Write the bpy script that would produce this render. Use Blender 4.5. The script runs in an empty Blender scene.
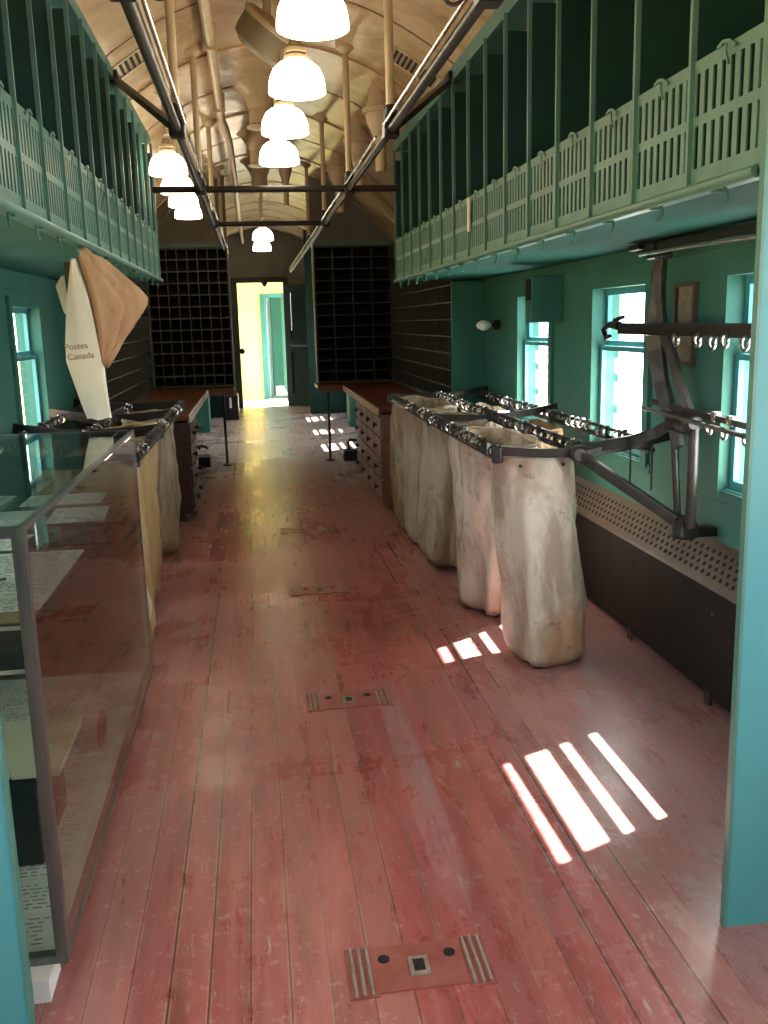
import bpy, bmesh, math, random
from mathutils import Vector, Matrix, noise
random.seed(7)
C = bpy.context.scene.collection
sc = bpy.context.scene
PI = math.pi

# ------------------------------------------------------------------ materials
def new_mat(name):
    m = bpy.data.materials.new(name); m.use_nodes = True
    nt = m.node_tree; nt.nodes.clear()
    out = nt.nodes.new('ShaderNodeOutputMaterial')
    b = nt.nodes.new('ShaderNodeBsdfPrincipled')
    nt.links.new(b.outputs[0], out.inputs[0])
    return m, nt, b, out
def ramp(nt, src, stops):
    r = nt.nodes.new('ShaderNodeValToRGB')
    e = r.color_ramp.elements
    while len(e) < len(stops): e.new(0.5)
    for k, (p, c) in enumerate(stops):
        e[k].position = p; e[k].color = (*c, 1) if len(c) == 3 else c
    nt.links.new(src, r.inputs[0]); return r.outputs[0]
def noise_tex(nt, scale, vec=None, detail=6, rough=.6, dist=0):
    n = nt.nodes.new('ShaderNodeTexNoise'); n.inputs['Scale'].default_value = scale
    n.inputs['Detail'].default_value = detail; n.inputs['Roughness'].default_value = rough
    n.inputs['Distortion'].default_value = dist
    if vec is not None: nt.links.new(vec, n.inputs['Vector'])
    return n.outputs[0]
def coords(nt, scale=(1, 1, 1)):
    t = nt.nodes.new('ShaderNodeTexCoord'); mp = nt.nodes.new('ShaderNodeMapping')
    mp.inputs['Scale'].default_value = scale
    nt.links.new(t.outputs['Object'], mp.inputs[0]); return mp.outputs[0]
def math_node(nt, op, a, b=None, c=None):
    n = nt.nodes.new('ShaderNodeMath'); n.operation = op
    for k, v in enumerate((a, b, c)):
        if v is None: continue
        if isinstance(v, (int, float)): n.inputs[k].default_value = v
        else: nt.links.new(v, n.inputs[k])
    return n.outputs[0]
def mixc(nt, fac, a, b, blend='MIX'):
    n = nt.nodes.new('ShaderNodeMix'); n.data_type = 'RGBA'; n.blend_type = blend
    for idx, v in ((0, fac), (6, a), (7, b)):
        if isinstance(v, (int, float)): n.inputs[idx].default_value = v
        elif isinstance(v, tuple): n.inputs[idx].default_value = (*v, 1)
        else: nt.links.new(v, n.inputs[idx])
    return n.outputs[2]
def bump(nt, b, h, strength=.3, dist=.01):
    n = nt.nodes.new('ShaderNodeBump'); n.inputs['Strength'].default_value = strength
    n.inputs['Distance'].default_value = dist
    nt.links.new(h, n.inputs['Height']); nt.links.new(n.outputs[0], b.inputs['Normal'])
def mottled(name, c1, c2, scale=6, rough=.5, metal=0, stretch=(1, 1, 1), bumps=.15, lo=.35, hi=.65, spec=.5):
    m, nt, b, o = new_mat(name)
    v = coords(nt, stretch); n = noise_tex(nt, scale, v)
    nt.links.new(ramp(nt, n, [(lo, c1), (hi, c2)]), b.inputs['Base Color'])
    b.inputs['Roughness'].default_value = rough; b.inputs['Metallic'].default_value = metal
    b.inputs['Specular IOR Level'].default_value = spec
    if bumps: bump(nt, b, noise_tex(nt, scale*5, v), bumps, .004)
    return m

M = {}
M['teal'] = mottled('teal wall paint', (.040, .158, .126), (.050, .186, .150), 3, .6, spec=.3)
M['teal_light'] = mottled('light teal paint', (.070, .295, .33), (.082, .325, .36), 3, .45)
M['teal_dark'] = mottled('dark green paint', (.008, .028, .024), (.011, .038, .032), 4, .75, spec=.15)
M['green_grey'] = mottled('worn green grey paint', (.062, .185, .155), (.100, .245, .208), 9, .42, lo=.3, hi=.7)
M['shelf_under_shade'] = mottled('teal shelf underside with shade in colour', (.016, .085, .068), (.022, .105, .085), 4, .8, spec=.15)  # darker than the shelf paint, puts shade under the right shelf
M['shelf_back'] = mottled('deep green bay back and bay shade', (.006, .040, .034), (.009, .056, .046), 4, .5)
M['olive'] = mottled('dark olive case paint', (.030, .030, .018), (.045, .043, .026), 5, .5)
M['olive_light'] = mottled('olive grey edging', (.065, .065, .040), (.10, .095, .06), 8, .45)
M['bulk'] = mottled('olive brown bulkhead paint', (.20, .17, .10), (.26, .22, .13), 3, .5)
M['grey_wall'] = mottled('grey end wall paint', (.16, .15, .12), (.2, .19, .15), 3, .5)
M['pole'] = mottled('cream pole paint', (.52, .40, .24), (.62, .48, .30), 8, .4)
M['iron'] = mottled('black iron', (.010, .009, .009), (.022, .019, .017), 20, .38, .3, bumps=.25)
M['iron_grey'] = mottled('worn grey iron', (.035, .032, .030), (.075, .068, .062), 14, .38, .5, bumps=.25)
M['steel'] = mottled('bright steel', (.45, .43, .4), (.6, .58, .55), 20, .25, .9, bumps=.1)
M['heater'] = mottled('dark brown enamel', (.011, .010, .009), (.019, .017, .015), 3, .6, spec=.2)
M['heater_top'] = mottled('brown grey grille metal', (.085, .062, .050), (.12, .092, .075), 6, .42)
M['hole'] = mottled('black hole lining', (.002, .002, .002), (.003, .003, .003), 5, .8, bumps=0)
M['wood_red'] = mottled('red brown varnished wood', (.10, .030, .016), (.17, .055, .028), 4, .35, stretch=(6, .6, 6))
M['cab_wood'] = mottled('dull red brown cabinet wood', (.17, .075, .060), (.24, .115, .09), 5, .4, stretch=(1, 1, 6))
M['cab_wood_shaded'] = mottled('red brown cabinet wood with shade in colour', (.030, .012, .009), (.050, .020, .015), 5, .45, stretch=(1, 1, 6))  # darker copy of the cabinet wood, shade put into the colour
M['wood_edge'] = mottled('pale worn wood edge', (.42, .29, .18), (.55, .40, .26), 8, .45, stretch=(4, 1, 4))
M['alum'] = mottled('brushed aluminium frame', (.17, .185, .18), (.24, .255, .25), 30, .3, .8, stretch=(1, 1, .1), bumps=.05)
M['white_paint'] = mottled('white paint', (.78, .80, .78), (.85, .86, .84), 5, .5)
M['paper'] = mottled('aged white paper', (.62, .64, .58), (.74, .75, .69), 6, .6, bumps=.05)
M['cream_card'] = mottled('cream card', (.66, .66, .46), (.74, .74, .54), 4, .6, bumps=.05)
M['manila'] = mottled('brown manila folder', (.34, .22, .08), (.45, .30, .12), 4, .6, bumps=.05)
M['black'] = mottled('black lacquer', (.01, .01, .01), (.02, .02, .02), 6, .35)
M['ink'] = mottled('faded brown ink', (.28, .18, .12), (.34, .22, .15), 40, .8, bumps=0)
M['ink_dark'] = mottled('grey ink', (.22, .22, .20), (.30, .30, .28), 40, .8, bumps=0)
M['cream_wall'] = mottled('cream yellow painted wall', (.85, .68, .20), (.88, .72, .26), 2, .5)
M['gravel'] = mottled('pale gravel', (.22, .22, .20), (.30, .29, .27), 14, .9)
M['yellow'] = mottled('ochre yellow coach paint', (.72, .48, .16), (.8, .56, .22), 3, .5)
M['frame_notice'] = mottled('brown grey printed notice', (.20, .18, .13), (.32, .29, .22), 25, .5, bumps=.05)
M['chrome'] = M['steel']
m = bpy.data.materials.new('added translucent sun strip'); m.use_nodes = True; nt = m.node_tree; nt.nodes.clear()
o = nt.nodes.new('ShaderNodeOutputMaterial'); t_ = nt.nodes.new('ShaderNodeBsdfTranslucent'); t_.inputs[0].default_value = (.9, .92, .9, 1)
nt.links.new(t_.outputs[0], o.inputs[0]); M['frosted'] = m

# canvas with real stains (rust and dirt marks belong to the cloth)
def canvas(name, base, dirt, stain):
    m, nt, b, o = new_mat(name)
    v = coords(nt, (1, 1, .35)); v2 = coords(nt, (1, 1, 1))
    n1 = noise_tex(nt, 5.5, v, 8, .65, .6); n2 = noise_tex(nt, 9, v2, 8, .7, .3); n3 = noise_tex(nt, 2.6, v2, 4, .5)
    c = mixc(nt, ramp(nt, n1, [(.45, (0, 0, 0)), (.60, (1, 1, 1))]), base, dirt)
    c = mixc(nt, ramp(nt, n3, [(.46, (0, 0, 0)), (.64, (.85, .85, .85))]), c, stain)
    c = mixc(nt, ramp(nt, n2, [(.58, (0, 0, 0)), (.68, (.75, .75, .75))]), c, (.13, .10, .08))
    nt.links.new(c, b.inputs['Base Color']); b.inputs['Roughness'].default_value = .85
    b.inputs['Specular IOR Level'].default_value = .2
    w = noise_tex(nt, 7, coords(nt, (1, 1, .5)), 9, .7, .8); bump(nt, b, w, .55, .02)
    return m
M['canvas'] = canvas('soiled white canvas', (.72, .66, .58), (.42, .34, .28), (.46, .27, .15))
M['canvas_grey'] = canvas('soiled grey canvas', (.45, .40, .30), (.26, .21, .15), (.33, .21, .12))
M['canvas_tan'] = canvas('tan canvas', (.46, .30, .17), (.36, .23, .13), (.40, .22, .13))
M['canvas_ochre'] = canvas('ochre canvas', (.50, .37, .19), (.42, .30, .15), (.40, .26, .12))
M['cloth_white'] = mottled('clean white canvas', (.72, .72, .58), (.80, .80, .66), 4, .8, bumps=.1)

# ceiling: cream painted metal with brown water stains
m, nt, b, o = new_mat('cream ceiling paint')
v = coords(nt); n1 = noise_tex(nt, 1.7, v, 8, .65, .5); n2 = noise_tex(nt, 7, v, 6, .7)
c = ramp(nt, n1, [(.32, (.36, .22, .10)), (.5, (.58, .42, .23)), (.66, (.66, .52, .32))])
c = mixc(nt, ramp(nt, n2, [(.62, (0, 0, 0)), (.75, (.6, .6, .6))]), c, (.30, .17, .08))
nt.links.new(c, b.inputs['Base Color']); b.inputs['Roughness'].default_value = .26
bump(nt, b, noise_tex(nt, 3, v, 3), .4, .03)
M['ceiling'] = m
M['rust'] = mottled('rusty seam', (.17, .07, .03), (.30, .16, .08), 9, .5)

# floor: red painted boards, seams, grey worn traffic marks, scuffs
m, nt, b, o = new_mat('red painted floorboards')
tc = nt.nodes.new('ShaderNodeTexCoord'); sep = nt.nodes.new('ShaderNodeSeparateXYZ')
nt.links.new(tc.outputs['Object'], sep.inputs[0])
PW = .0835
ps = math_node(nt, 'DIVIDE', math_node(nt, 'ADD', sep.outputs[0], 4.0), PW)
idx = math_node(nt, 'FLOOR', ps); fr = math_node(nt, 'FRACT', ps)
wn = nt.nodes.new('ShaderNodeTexWhiteNoise'); wn.noise_dimensions = '1D'; nt.links.new(idx, wn.inputs['W'])
wn2 = nt.nodes.new('ShaderNodeTexWhiteNoise'); wn2.noise_dimensions = '1D'
nt.links.new(math_node(nt, 'ADD', idx, 31.7), wn2.inputs['W'])
comb = nt.nodes.new('ShaderNodeCombineXYZ')
nt.links.new(math_node(nt, 'MULTIPLY', sep.outputs[0], 9), comb.inputs[0])
nt.links.new(math_node(nt, 'MULTIPLY', sep.outputs[1], 1.0), comb.inputs[1])
nt.links.new(math_node(nt, 'MULTIPLY', wn.outputs[0], 30), comb.inputs[2])
streak = noise_tex(nt, 1.6, comb.outputs[0], 8, .7, .4)
vv = coords(nt)
big = noise_tex(nt, .9, vv, 6, .6, .8); fine = noise_tex(nt, 26, vv, 8, .75); mid = noise_tex(nt, 6, vv, 8, .75, .6)
c = ramp(nt, streak, [(.32, (.17, .028, .027)), (.5, (.34, .058, .052)), (.68, (.45, .12, .095))])
c = mixc(nt, math_node(nt, 'MULTIPLY', math_node(nt, 'POWER', wn.outputs[0], 2), .55), c, (.42, .17, .12))
# dusty worn patches
sv = coords(nt, (5, .8, 1)); strk = noise_tex(nt, 3.2, sv, 10, .78, .3)
worn = math_node(nt, 'MULTIPLY', ramp(nt, big, [(.38, (0, 0, 0)), (.72, (1, 1, 1))]), ramp(nt, strk, [(.36, (.15, .15, .15)), (.66, (1, 1, 1))]))
c = mixc(nt, math_node(nt, 'MULTIPLY', worn, .72), c, (.34, .20, .22))
# grey dust along both sides of the aisle
side = ramp(nt, math_node(nt, 'ABSOLUTE', math_node(nt, 'SUBTRACT', sep.outputs[0], .17)), [(.40, (0, 0, 0)), (.95, (1, 1, 1))])
c = mixc(nt, math_node(nt, 'MULTIPLY', math_node(nt, 'MULTIPLY', side, strk), 1.15), c, (.34, .24, .25))
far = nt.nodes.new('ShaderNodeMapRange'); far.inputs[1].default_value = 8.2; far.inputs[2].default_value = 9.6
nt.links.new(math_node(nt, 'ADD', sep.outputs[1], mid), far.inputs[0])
c = mixc(nt, math_node(nt, 'MULTIPLY', far.outputs[0], .8), c, (.52, .44, .46))  # paler far floor, window light painted in past the tables
# one long bare board right of the middle and a chipped spot near the case
bx = math_node(nt, 'MULTIPLY', math_node(nt, 'GREATER_THAN', sep.outputs[0], 4.5*PW-.0), math_node(nt, 'LESS_THAN', sep.outputs[0], 5.55*PW))
by = math_node(nt, 'MULTIPLY', ramp(nt, math_node(nt, 'MULTIPLY', sep.outputs[1], .2), [(.36, (0, 0, 0)), (.44, (1, 1, 1))]), ramp(nt, math_node(nt, 'MULTIPLY', sep.outputs[1], .2), [(.60, (1, 1, 1)), (.68, (0, 0, 0))]))
bare = math_node(nt, 'MULTIPLY', math_node(nt, 'MULTIPLY', bx, by), ramp(nt, strk, [(.3, (.3, .3, .3)), (.6, (1, 1, 1))]))
c = mixc(nt, math_node(nt, 'MULTIPLY', bare, .45), c, (.40, .29, .31))
# scuffs
c = mixc(nt, ramp(nt, fine, [(.56, (0, 0, 0)), (.68, (.6, .6, .6))]), c, (.58, .36, .33))
flk = math_node(nt, 'MULTIPLY', ramp(nt, noise_tex(nt, 11, coords(nt, (3, .6, 1)), 8, .8), [(.58, (0, 0, 0)), (.63, (1, 1, 1))]),
                ramp(nt, noise_tex(nt, 2.1, vv, 3), [(.46, (0, 0, 0)), (.6, (1, 1, 1))]))
c = mixc(nt, math_node(nt, 'MULTIPLY', flk, .85), c, (.50, .42, .34))
# seams
edge = math_node(nt, 'MINIMUM', fr, math_node(nt, 'SUBTRACT', 1, fr))
seamw = math_node(nt, 'MULTIPLY_ADD', math_node(nt, 'POWER', wn2.outputs[0], 2), .035, .006)
seam = math_node(nt, 'LESS_THAN', edge, seamw)
pale = math_node(nt, 'MULTIPLY', math_node(nt, 'LESS_THAN', edge, .075), ramp(nt, mid, [(.47, (0, 0, 0)), (.56, (1, 1, 1))]))
c = mixc(nt, math_node(nt, 'MULTIPLY', math_node(nt, 'MULTIPLY', pale, wn2.outputs[0]), .6), c, (.46, .31, .24))
c = mixc(nt, math_node(nt, 'MULTIPLY', seam, math_node(nt, 'MULTIPLY_ADD', wn2.outputs[0], .5, .45)), c, (.06, .025, .02))
nt.links.new(c, b.inputs['Base Color'])
rr = math_node(nt, 'MULTIPLY_ADD', worn, .30, math_node(nt, 'MULTIPLY_ADD', mid, .14, .17))
nt.links.new(rr, b.inputs['Roughness'])
hgt = math_node(nt, 'ADD', math_node(nt, 'MULTIPLY', seam, -1.0), math_node(nt, 'MULTIPLY', fine, .15))
hgt = math_node(nt, 'ADD', hgt, math_node(nt, 'MULTIPLY', wn.outputs[0], .2))
bump(nt, b, hgt, .5, .004)
M['floor'] = m
M['hatch'] = mottled('worn red painted iron plate', (.26, .060, .050), (.36, .11, .095), 12, .4, .2, bumps=.3)
M['hatch_worn'] = mottled('bare grey worn metal rib', (.24, .19, .17), (.38, .32, .28), 30, .42, .4, bumps=.3)

def glass_mat(name, tint=(1, 1, 1), power=5.0, base=.03):
    m = bpy.data.materials.new(name); m.use_nodes = True; nt = m.node_tree; nt.nodes.clear()
    out = nt.nodes.new('ShaderNodeOutputMaterial'); mix = nt.nodes.new('ShaderNodeMixShader')
    t = nt.nodes.new('ShaderNodeBsdfTransparent'); t.inputs[0].default_value = (*tint, 1)
    g = nt.nodes.new('ShaderNodeBsdfGlossy'); g.inputs['Roughness'].default_value = .02
    lw = nt.nodes.new('ShaderNodeLayerWeight'); lw.inputs[0].default_value = .5
    fac = math_node(nt, 'MULTIPLY_ADD', math_node(nt, 'POWER', lw.outputs['Facing'], power), .95-base, base)
    nt.links.new(fac, mix.inputs[0]); nt.links.new(t.outputs[0], mix.inputs[1]); nt.links.new(g.outputs[0], mix.inputs[2])
    nt.links.new(mix.outputs[0], out.inputs[0]); return m
M['glass'] = glass_mat('clear window glass')
M['case_glass'] = glass_mat('display case glass', (.92, .97, .95), 5.0, .04)
M['case_side'] = glass_mat('display case side glass', (.92, .97, .95), 3.7, .05)
def emit(name, col, s):
    m, nt, b, o = new_mat(name)
    b.inputs['Base Color'].default_value = (.9, .9, .85, 1)
    b.inputs['Emission Color'].default_value = (*col, 1); b.inputs['Emission Strength'].default_value = s
    b.inputs['Roughness'].default_value = .3
    return m
M['lamp'] = emit('lit opal glass', (1.0, .84, .60), 13.0)

# ------------------------------------------------------------------ mesh building
ORG = {}
def tag(o, label=None, cat=None, group=None, kind=None):
    if label: o['label'] = label
    if cat: o['category'] = cat
    if group: o['group'] = group
    if kind: o['kind'] = kind
    return o
def empty(name, loc, label, cat, group=None):
    o = bpy.data.objects.new(name, None); C.objects.link(o); o.location = loc
    o.empty_display_size = .1
    ORG[o] = Vector(loc); return tag(o, label, cat, group)
class MB:
    def __init__(s): s.bm = bmesh.new()
    def box(s, x0, x1, y0, y1, z0, z1, bev=0):
        if x0 > x1: x0, x1 = x1, x0
        if y0 > y1: y0, y1 = y1, y0
        if z0 > z1: z0, z1 = z1, z0
        t = bmesh.new()
        if x0 == x1 or y0 == y1 or z0 == z1:      # a single sheet of glass
            if x0 == x1: q = ((x0, y0, z0), (x0, y1, z0), (x0, y1, z1), (x0, y0, z1))
            elif y0 == y1: q = ((x0, y0, z0), (x1, y0, z0), (x1, y0, z1), (x0, y0, z1))
            else: q = ((x0, y0, z0), (x1, y0, z0), (x1, y1, z0), (x0, y1, z0))
            t.faces.new([t.verts.new(c) for c in q]); s._merge(t); return s
        v = [t.verts.new((x, y, z)) for x in (x0, x1) for y in (y0, y1) for z in (z0, z1)]
        for q in ((0, 1, 3, 2), (4, 6, 7, 5), (0, 4, 5, 1), (2, 3, 7, 6), (0, 2, 6, 4), (1, 5, 7, 3)): t.faces.new([v[i] for i in q])
        if bev: bmesh.ops.bevel(t, geom=t.edges[:], offset=bev, segments=2, affect='EDGES', profile=.6)
        s._merge(t); return s
    def _merge(s, t, mat=None):
        if mat is not None: t.transform(mat)
        me = bpy.data.meshes.new('tmp'); t.to_mesh(me); t.free(); s.bm.from_mesh(me); bpy.data.meshes.remove(me)
    def obox(s, center, size, rot, bev=0):
        t = MB(); t.box(-size[0]/2, size[0]/2, -size[1]/2, size[1]/2, -size[2]/2, size[2]/2, bev)
        s._merge(t.bm, Matrix.Translation(Vector(center)) @ rot.to_4x4()); return s
    def bar(s, a, b, w, h, up=(0, 0, 1), bev=0):
        a = Vector(a); b = Vector(b); d = (b-a); L = d.length; d.normalize()
        u = Vector(up); r = d.cross(u)
        if r.length < 1e-4: r = d.cross(Vector((1, 0, 0)))
        r.normalize(); u = r.cross(d)
        R = Matrix((r, d, u)).transposed()
        return s.obox((a+b)/2, (w, L, h), R, bev)
    def tube(s, pts, r, seg=10, cap=True):
        pts = [Vector(p) for p in pts]; rs = r if isinstance(r, (list, tuple)) else [r]*len(pts)
        prev = None; rings = []; n = len(pts)
        for i, p in enumerate(pts):
            d = (pts[min(i+1, n-1)] - pts[max(i-1, 0)]).normalized()
            if prev is None:
                a = Vector((0, 0, 1)) if abs(d.z) < .9 else Vector((1, 0, 0)); x = d.cross(a).normalized()
            else: x = (prev - d*prev.dot(d)).normalized()
            prev = x; y = d.cross(x)
            rings.append([s.bm.verts.new(p + (x*math.cos(t)+y*math.sin(t))*rs[i]) for t in [2*PI*k/seg for k in range(seg)]])
        for a, b in zip(rings, rings[1:]):
            for k in range(seg): s.bm.faces.new((a[k], a[(k+1) % seg], b[(k+1) % seg], b[k]))
        if cap:
            s.bm.faces.new(rings[0][::-1]); s.bm.faces.new(rings[-1])
        return s
    def ribbon(s, pts, w, t, up=(0, 0, 1)):
        """flat bar swept along pts; w across (sideways), t along up"""
        pts = [Vector(p) for p in pts]; n = len(pts); rings = []; ws = w if isinstance(w, (list, tuple)) else [w]*n
        for i, p in enumerate(pts):
            d = (pts[min(i+1, n-1)] - pts[max(i-1, 0)]).normalized(); u = Vector(up); r = d.cross(u).normalized(); u = r.cross(d)
            rings.append([s.bm.verts.new(p + r*a*ws[i]/2 + u*bq*t/2) for a, bq in ((-1, -1), (1, -1), (1, 1), (-1, 1))])
        for a, b in zip(rings, rings[1:]):
            for k in range(4): s.bm.faces.new((a[k], a[(k+1) % 4], b[(k+1) % 4], b[k]))
        s.bm.faces.new(rings[0][::-1]); s.bm.faces.new(rings[-1]); return s
    def ring(s, c, R, r, axis='x', a0=0, a1=2*PI, seg=20):
        pts = []
        for k in range(seg+1):
            t = a0 + (a1-a0)*k/seg; u, v = R*math.cos(t), R*math.sin(t)
            pts.append({'x': (c[0], c[1]+u, c[2]+v), 'y': (c[0]+u, c[1], c[2]+v), 'z': (c[0]+u, c[1]+v, c[2])}[axis])
        return s.tube(pts, r, 6)
    def lathe(s, c, prof, seg=32, mat=None):
        t = bmesh.new(); rings = []
        for (r, z) in prof:
            rings.append([t.verts.new((max(r, 1e-4)*math.cos(2*PI*k/seg), max(r, 1e-4)*math.sin(2*PI*k/seg), z)) for k in range(seg)])
        for a, b in zip(rings, rings[1:]):
            for k in range(seg): t.faces.new((a[k], a[(k+1) % seg], b[(k+1) % seg], b[k]))
        t.faces.new(rings[0][::-1]); t.faces.new(rings[-1])
        s._merge(t, Matrix.Translation(Vector(c)) @ (mat.to_4x4() if mat else Matrix.Identity(4))); return s
    def prism(s, poly, a, b, axis='x'):
        f = {'x': lambda u, v, w: (w, u, v), 'y': lambda u, v, w: (u, w, v), 'z': lambda u, v, w: (u, v, w)}[axis]
        A = [s.bm.verts.new(f(u, v, a)) for u, v in poly]; B = [s.bm.verts.new(f(u, v, b)) for u, v in poly]
        s.bm.faces.new(A[::-1]); s.bm.faces.new(B); n = len(poly)
        for k in range(n): s.bm.faces.new((A[k], A[(k+1) % n], B[(k+1) % n], B[k]))
        return s
    def build(s, name, mat, parent=None, smooth=False, loc=None):
        o0 = Vector((0, 0, 0))
        if parent is not None: o0 = ORG[parent]
        elif loc is not None: o0 = Vector(loc)
        bmesh.ops.translate(s.bm, verts=s.bm.verts, vec=-o0)
        bmesh.ops.recalc_face_normals(s.bm, faces=s.bm.faces)
        me = bpy.data.meshes.new(name); s.bm.to_mesh(me); s.bm.free()
        if smooth:
            for p in me.polygons: p.use_smooth = True
            try: me.set_sharp_from_angle(angle=math.radians(38))
            except Exception: pass
        me.materials.append(mat); ob = bpy.data.objects.new(name, me); C.objects.link(ob)
        if parent is not None: ob.parent = parent
        else: ob.location = o0
        ORG[ob] = o0
        return ob
def copy_tree(o, parent=None):
    c = o.copy(); C.objects.link(c)
    if parent is not None: c.parent = parent
    for ch in list(o.children): copy_tree(ch, c)
    return c
def struct(o): o['kind'] = 'structure'; return o

XL, XR, XC = -1.22, 1.62, .20          # inner faces of the side walls, centre line
Y0, Y1 = -1.6, 15.8
def zc(x): return 2.88 - .46*(x-XC)**2  # underside of the arched ceiling

# ------------------------------------------------------------------ the setting
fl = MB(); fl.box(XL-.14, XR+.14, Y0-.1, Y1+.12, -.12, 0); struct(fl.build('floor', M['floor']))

# arched ceiling shell
cb = MB(); N = 40; th = .08; rows = []
for y in (Y0-.1, Y1+.12):
    lo = []; hi = []
    for k in range(N+1):
        x = XL-.14 + (XR-XL+.28)*k/N
        lo.append(cb.bm.verts.new((x, y, zc(x)))); hi.append(cb.bm.verts.new((x, y, zc(x)+th)))
    rows.append((lo, hi))
(l0, h0), (l1, h1) = rows
for k in range(N):
    cb.bm.faces.new((l0[k], l0[k+1], l1[k+1], l1[k])); cb.bm.faces.new((h0[k], h1[k], h1[k+1], h0[k+1]))
    cb.bm.faces.new((l0[k], h0[k], h0[k+1], l0[k+1])); cb.bm.faces.new((l1[k], l1[k+1], h1[k+1], h1[k]))
cb.bm.faces.new((l0[0], l1[0], h1[0], h0[0])); cb.bm.faces.new((l0[N], h0[N], h1[N], l1[N]))
ceil = struct(cb.build('ceiling', M['ceiling'], smooth=True))
def arch_strip(y, w, t, mat, name, x0=XL+.05, x1=XR-.05):
    mb = MB(); n = 32; R = []
    for k in range(n+1):
        x = x0 + (x1-x0)*k/n; z = zc(x)
        R.append([mb.bm.verts.new(p) for p in ((x, y-w/2, z+.01), (x, y+w/2, z+.01), (x, y+w/2, z-t), (x, y-w/2, z-t))])
    for a, b_ in zip(R, R[1:]):
        for k in range(4): mb.bm.faces.new((a[k], a[(k+1) % 4], b_[(k+1) % 4], b_[k]))
    mb.bm.faces.new(R[0][::-1]); mb.bm.faces.new(R[-1]); return struct(mb.build(name, mat))
k = 1
yy = 2.2
while yy < 15.5:
    arch_strip(yy, .05 if k % 2 else .012, .012 if k % 2 else .004, M['ceiling'] if k % 2 else M['rust'], 'trim_%d' % k)
    k += 1; yy += .85
TRIM = k
for y_ in (0,):
    pass

# windows: opening (y0,y1,z0,z1)
WZ0, WZ1, WM = .74, 1.475, 1.215
WY = [(2.45, 3.06), (3.74, 4.35), (5.03, 5.64)]
FY = [(10.35, 10.95), (11.9, 12.5), (13.5, 14.1)]
DOOR = (-.95, 1.15)
def wall(name, xa, xb, mat):
    ops = sorted([(a, b, WZ0, WZ1) for a, b in WY+FY] + [(DOOR[0], DOOR[1], .75, 2.0)])
    mb = MB(); y = Y0-.1; zt = 2.15
    for a, b, z0, z1 in ops:
        mb.box(xa, xb, y, a, 0, zt)
        if z0 > 0: mb.box(xa, xb, a, b, 0, z0)
        mb.box(xa, xb, a, b, z1, zt); y = b
    mb.box(xa, xb, y, Y1+.12, 0, zt)
    return struct(mb.build(name, mat))
wall('wall_left', XL-.12, XL, M['teal'])
wall('wall_right', XR, XR+.12, M['teal'])
wn_ = [1]
def window(side, a, b):
    n = wn_[0]; wn_[0] += 1
    s = 1 if side == 'r' else -1; X = XR if s == 1 else XL
    root = struct(bpy.data.objects.new('window_%d' % n, None)); C.objects.link(root)
    root.location = (X, (a+b)/2, WZ0); ORG[root] = Vector(root.location)
    # interior casing
    f = MB(); w = .055; t = X - s*.018
    f.box(t, X, a-w, a, WZ0-.02, WZ1+.05); f.box(t, X, b, b+w, WZ0-.02, WZ1+.05); f.box(t, X, a, b, WZ1, WZ1+.05)
    f.box(X-s*.010, X+s*.11, a-w-.02, b+w+.02, WZ0-.045, WZ0-.005, .003)
    f.build('window_frame', M['teal'], root)
    # sashes: upper one further out, lower one further in
    for nm, z0, z1, xo in (('upper_sash', 1.212, WZ1, .050), ('lower_sash', WZ0, 1.212, .025)):
        g = MB(); x0 = X+s*xo; x1 = X+s*(xo+.020); q = .028; qb = .025 if 'upper' in nm else .030; qt = .03 if 'upper' in nm else .022
        g.box(x0, x1, a, a+q, z0, z1); g.box(x0, x1, b-q, b, z0, z1); g.box(x0, x1, a+q, b-q, z0, z0+qb); g.box(x0, x1, a+q, b-q, z1-qt, z1)
        sa = g.build(nm, M['teal_light'], root)
        p = MB(); p.box(x0+s*.010, x0+s*.010, a+q, b-q, z0+q, z1-q); p.build('pane', M['glass'], sa)
    # frosted strips added to cut the sunlight into floor stripes
    if s == 1:
        g = MB(); xb = X+.100
        for z0, z1 in SUN_STRIPS: g.box(xb, xb, a, b, z0, z1)
        g.build('added_sun_strips', M['frosted'], root)
        g = MB(); g.box(X+.12, X+.275, a-.08, b+.45, 1.59, 1.605); g.build('added_sun_hood', M['white_paint'], root)  # added hood, out of view, stops the high sun
SUN_STRIPS = [(WZ0, .884), (.924, 1.037), (1.077, 1.15)]  # heights of the added strips that split the sun
for a, b in WY+FY: window('r', a, b)
for a, b in WY+FY: window('l', a, b)
# head moulding above the windows and belt
mb = MB(); mb.box(XR-.014, XR, 1.8, 6.2, 1.565, 1.585); struct(mb.build('trim_90', M['teal']))
mb = MB(); mb.box(XL, XL+.014, 1.8, 6.2, 1.565, 1.585); struct(mb.build('trim_91', M['teal']))

# end wall with door opening
DX0, DX1, DZ = -.23, .52, 2.03
mb = MB(); mb.box(XL-.12, DX0, Y1, Y1+.12, 0, 2.95); mb.box(DX1, XR+.12, Y1, Y1+.12, 0, 2.95); mb.box(DX0, DX1, Y1, Y1+.12, DZ, 2.95)
struct(mb.build('wall_end', M['grey_wall']))
mb = MB(); mb.box(DX0-.10, DX0, Y1-.03, Y1+.13, 0, DZ+.08); mb.box(DX1, DX1+.08, Y1-.03, Y1+.13, 0, DZ+.08); mb.box(DX0, DX1, Y1-.03, Y1+.13, DZ, DZ+.08)
struct(mb.build('trim_92', M['olive']))
mb = MB(); mb.box(XL-.12, XR+.12, Y0-.22, Y0-.1, 0, 2.95); struct(mb.build('wall_back', M['teal']))

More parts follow.
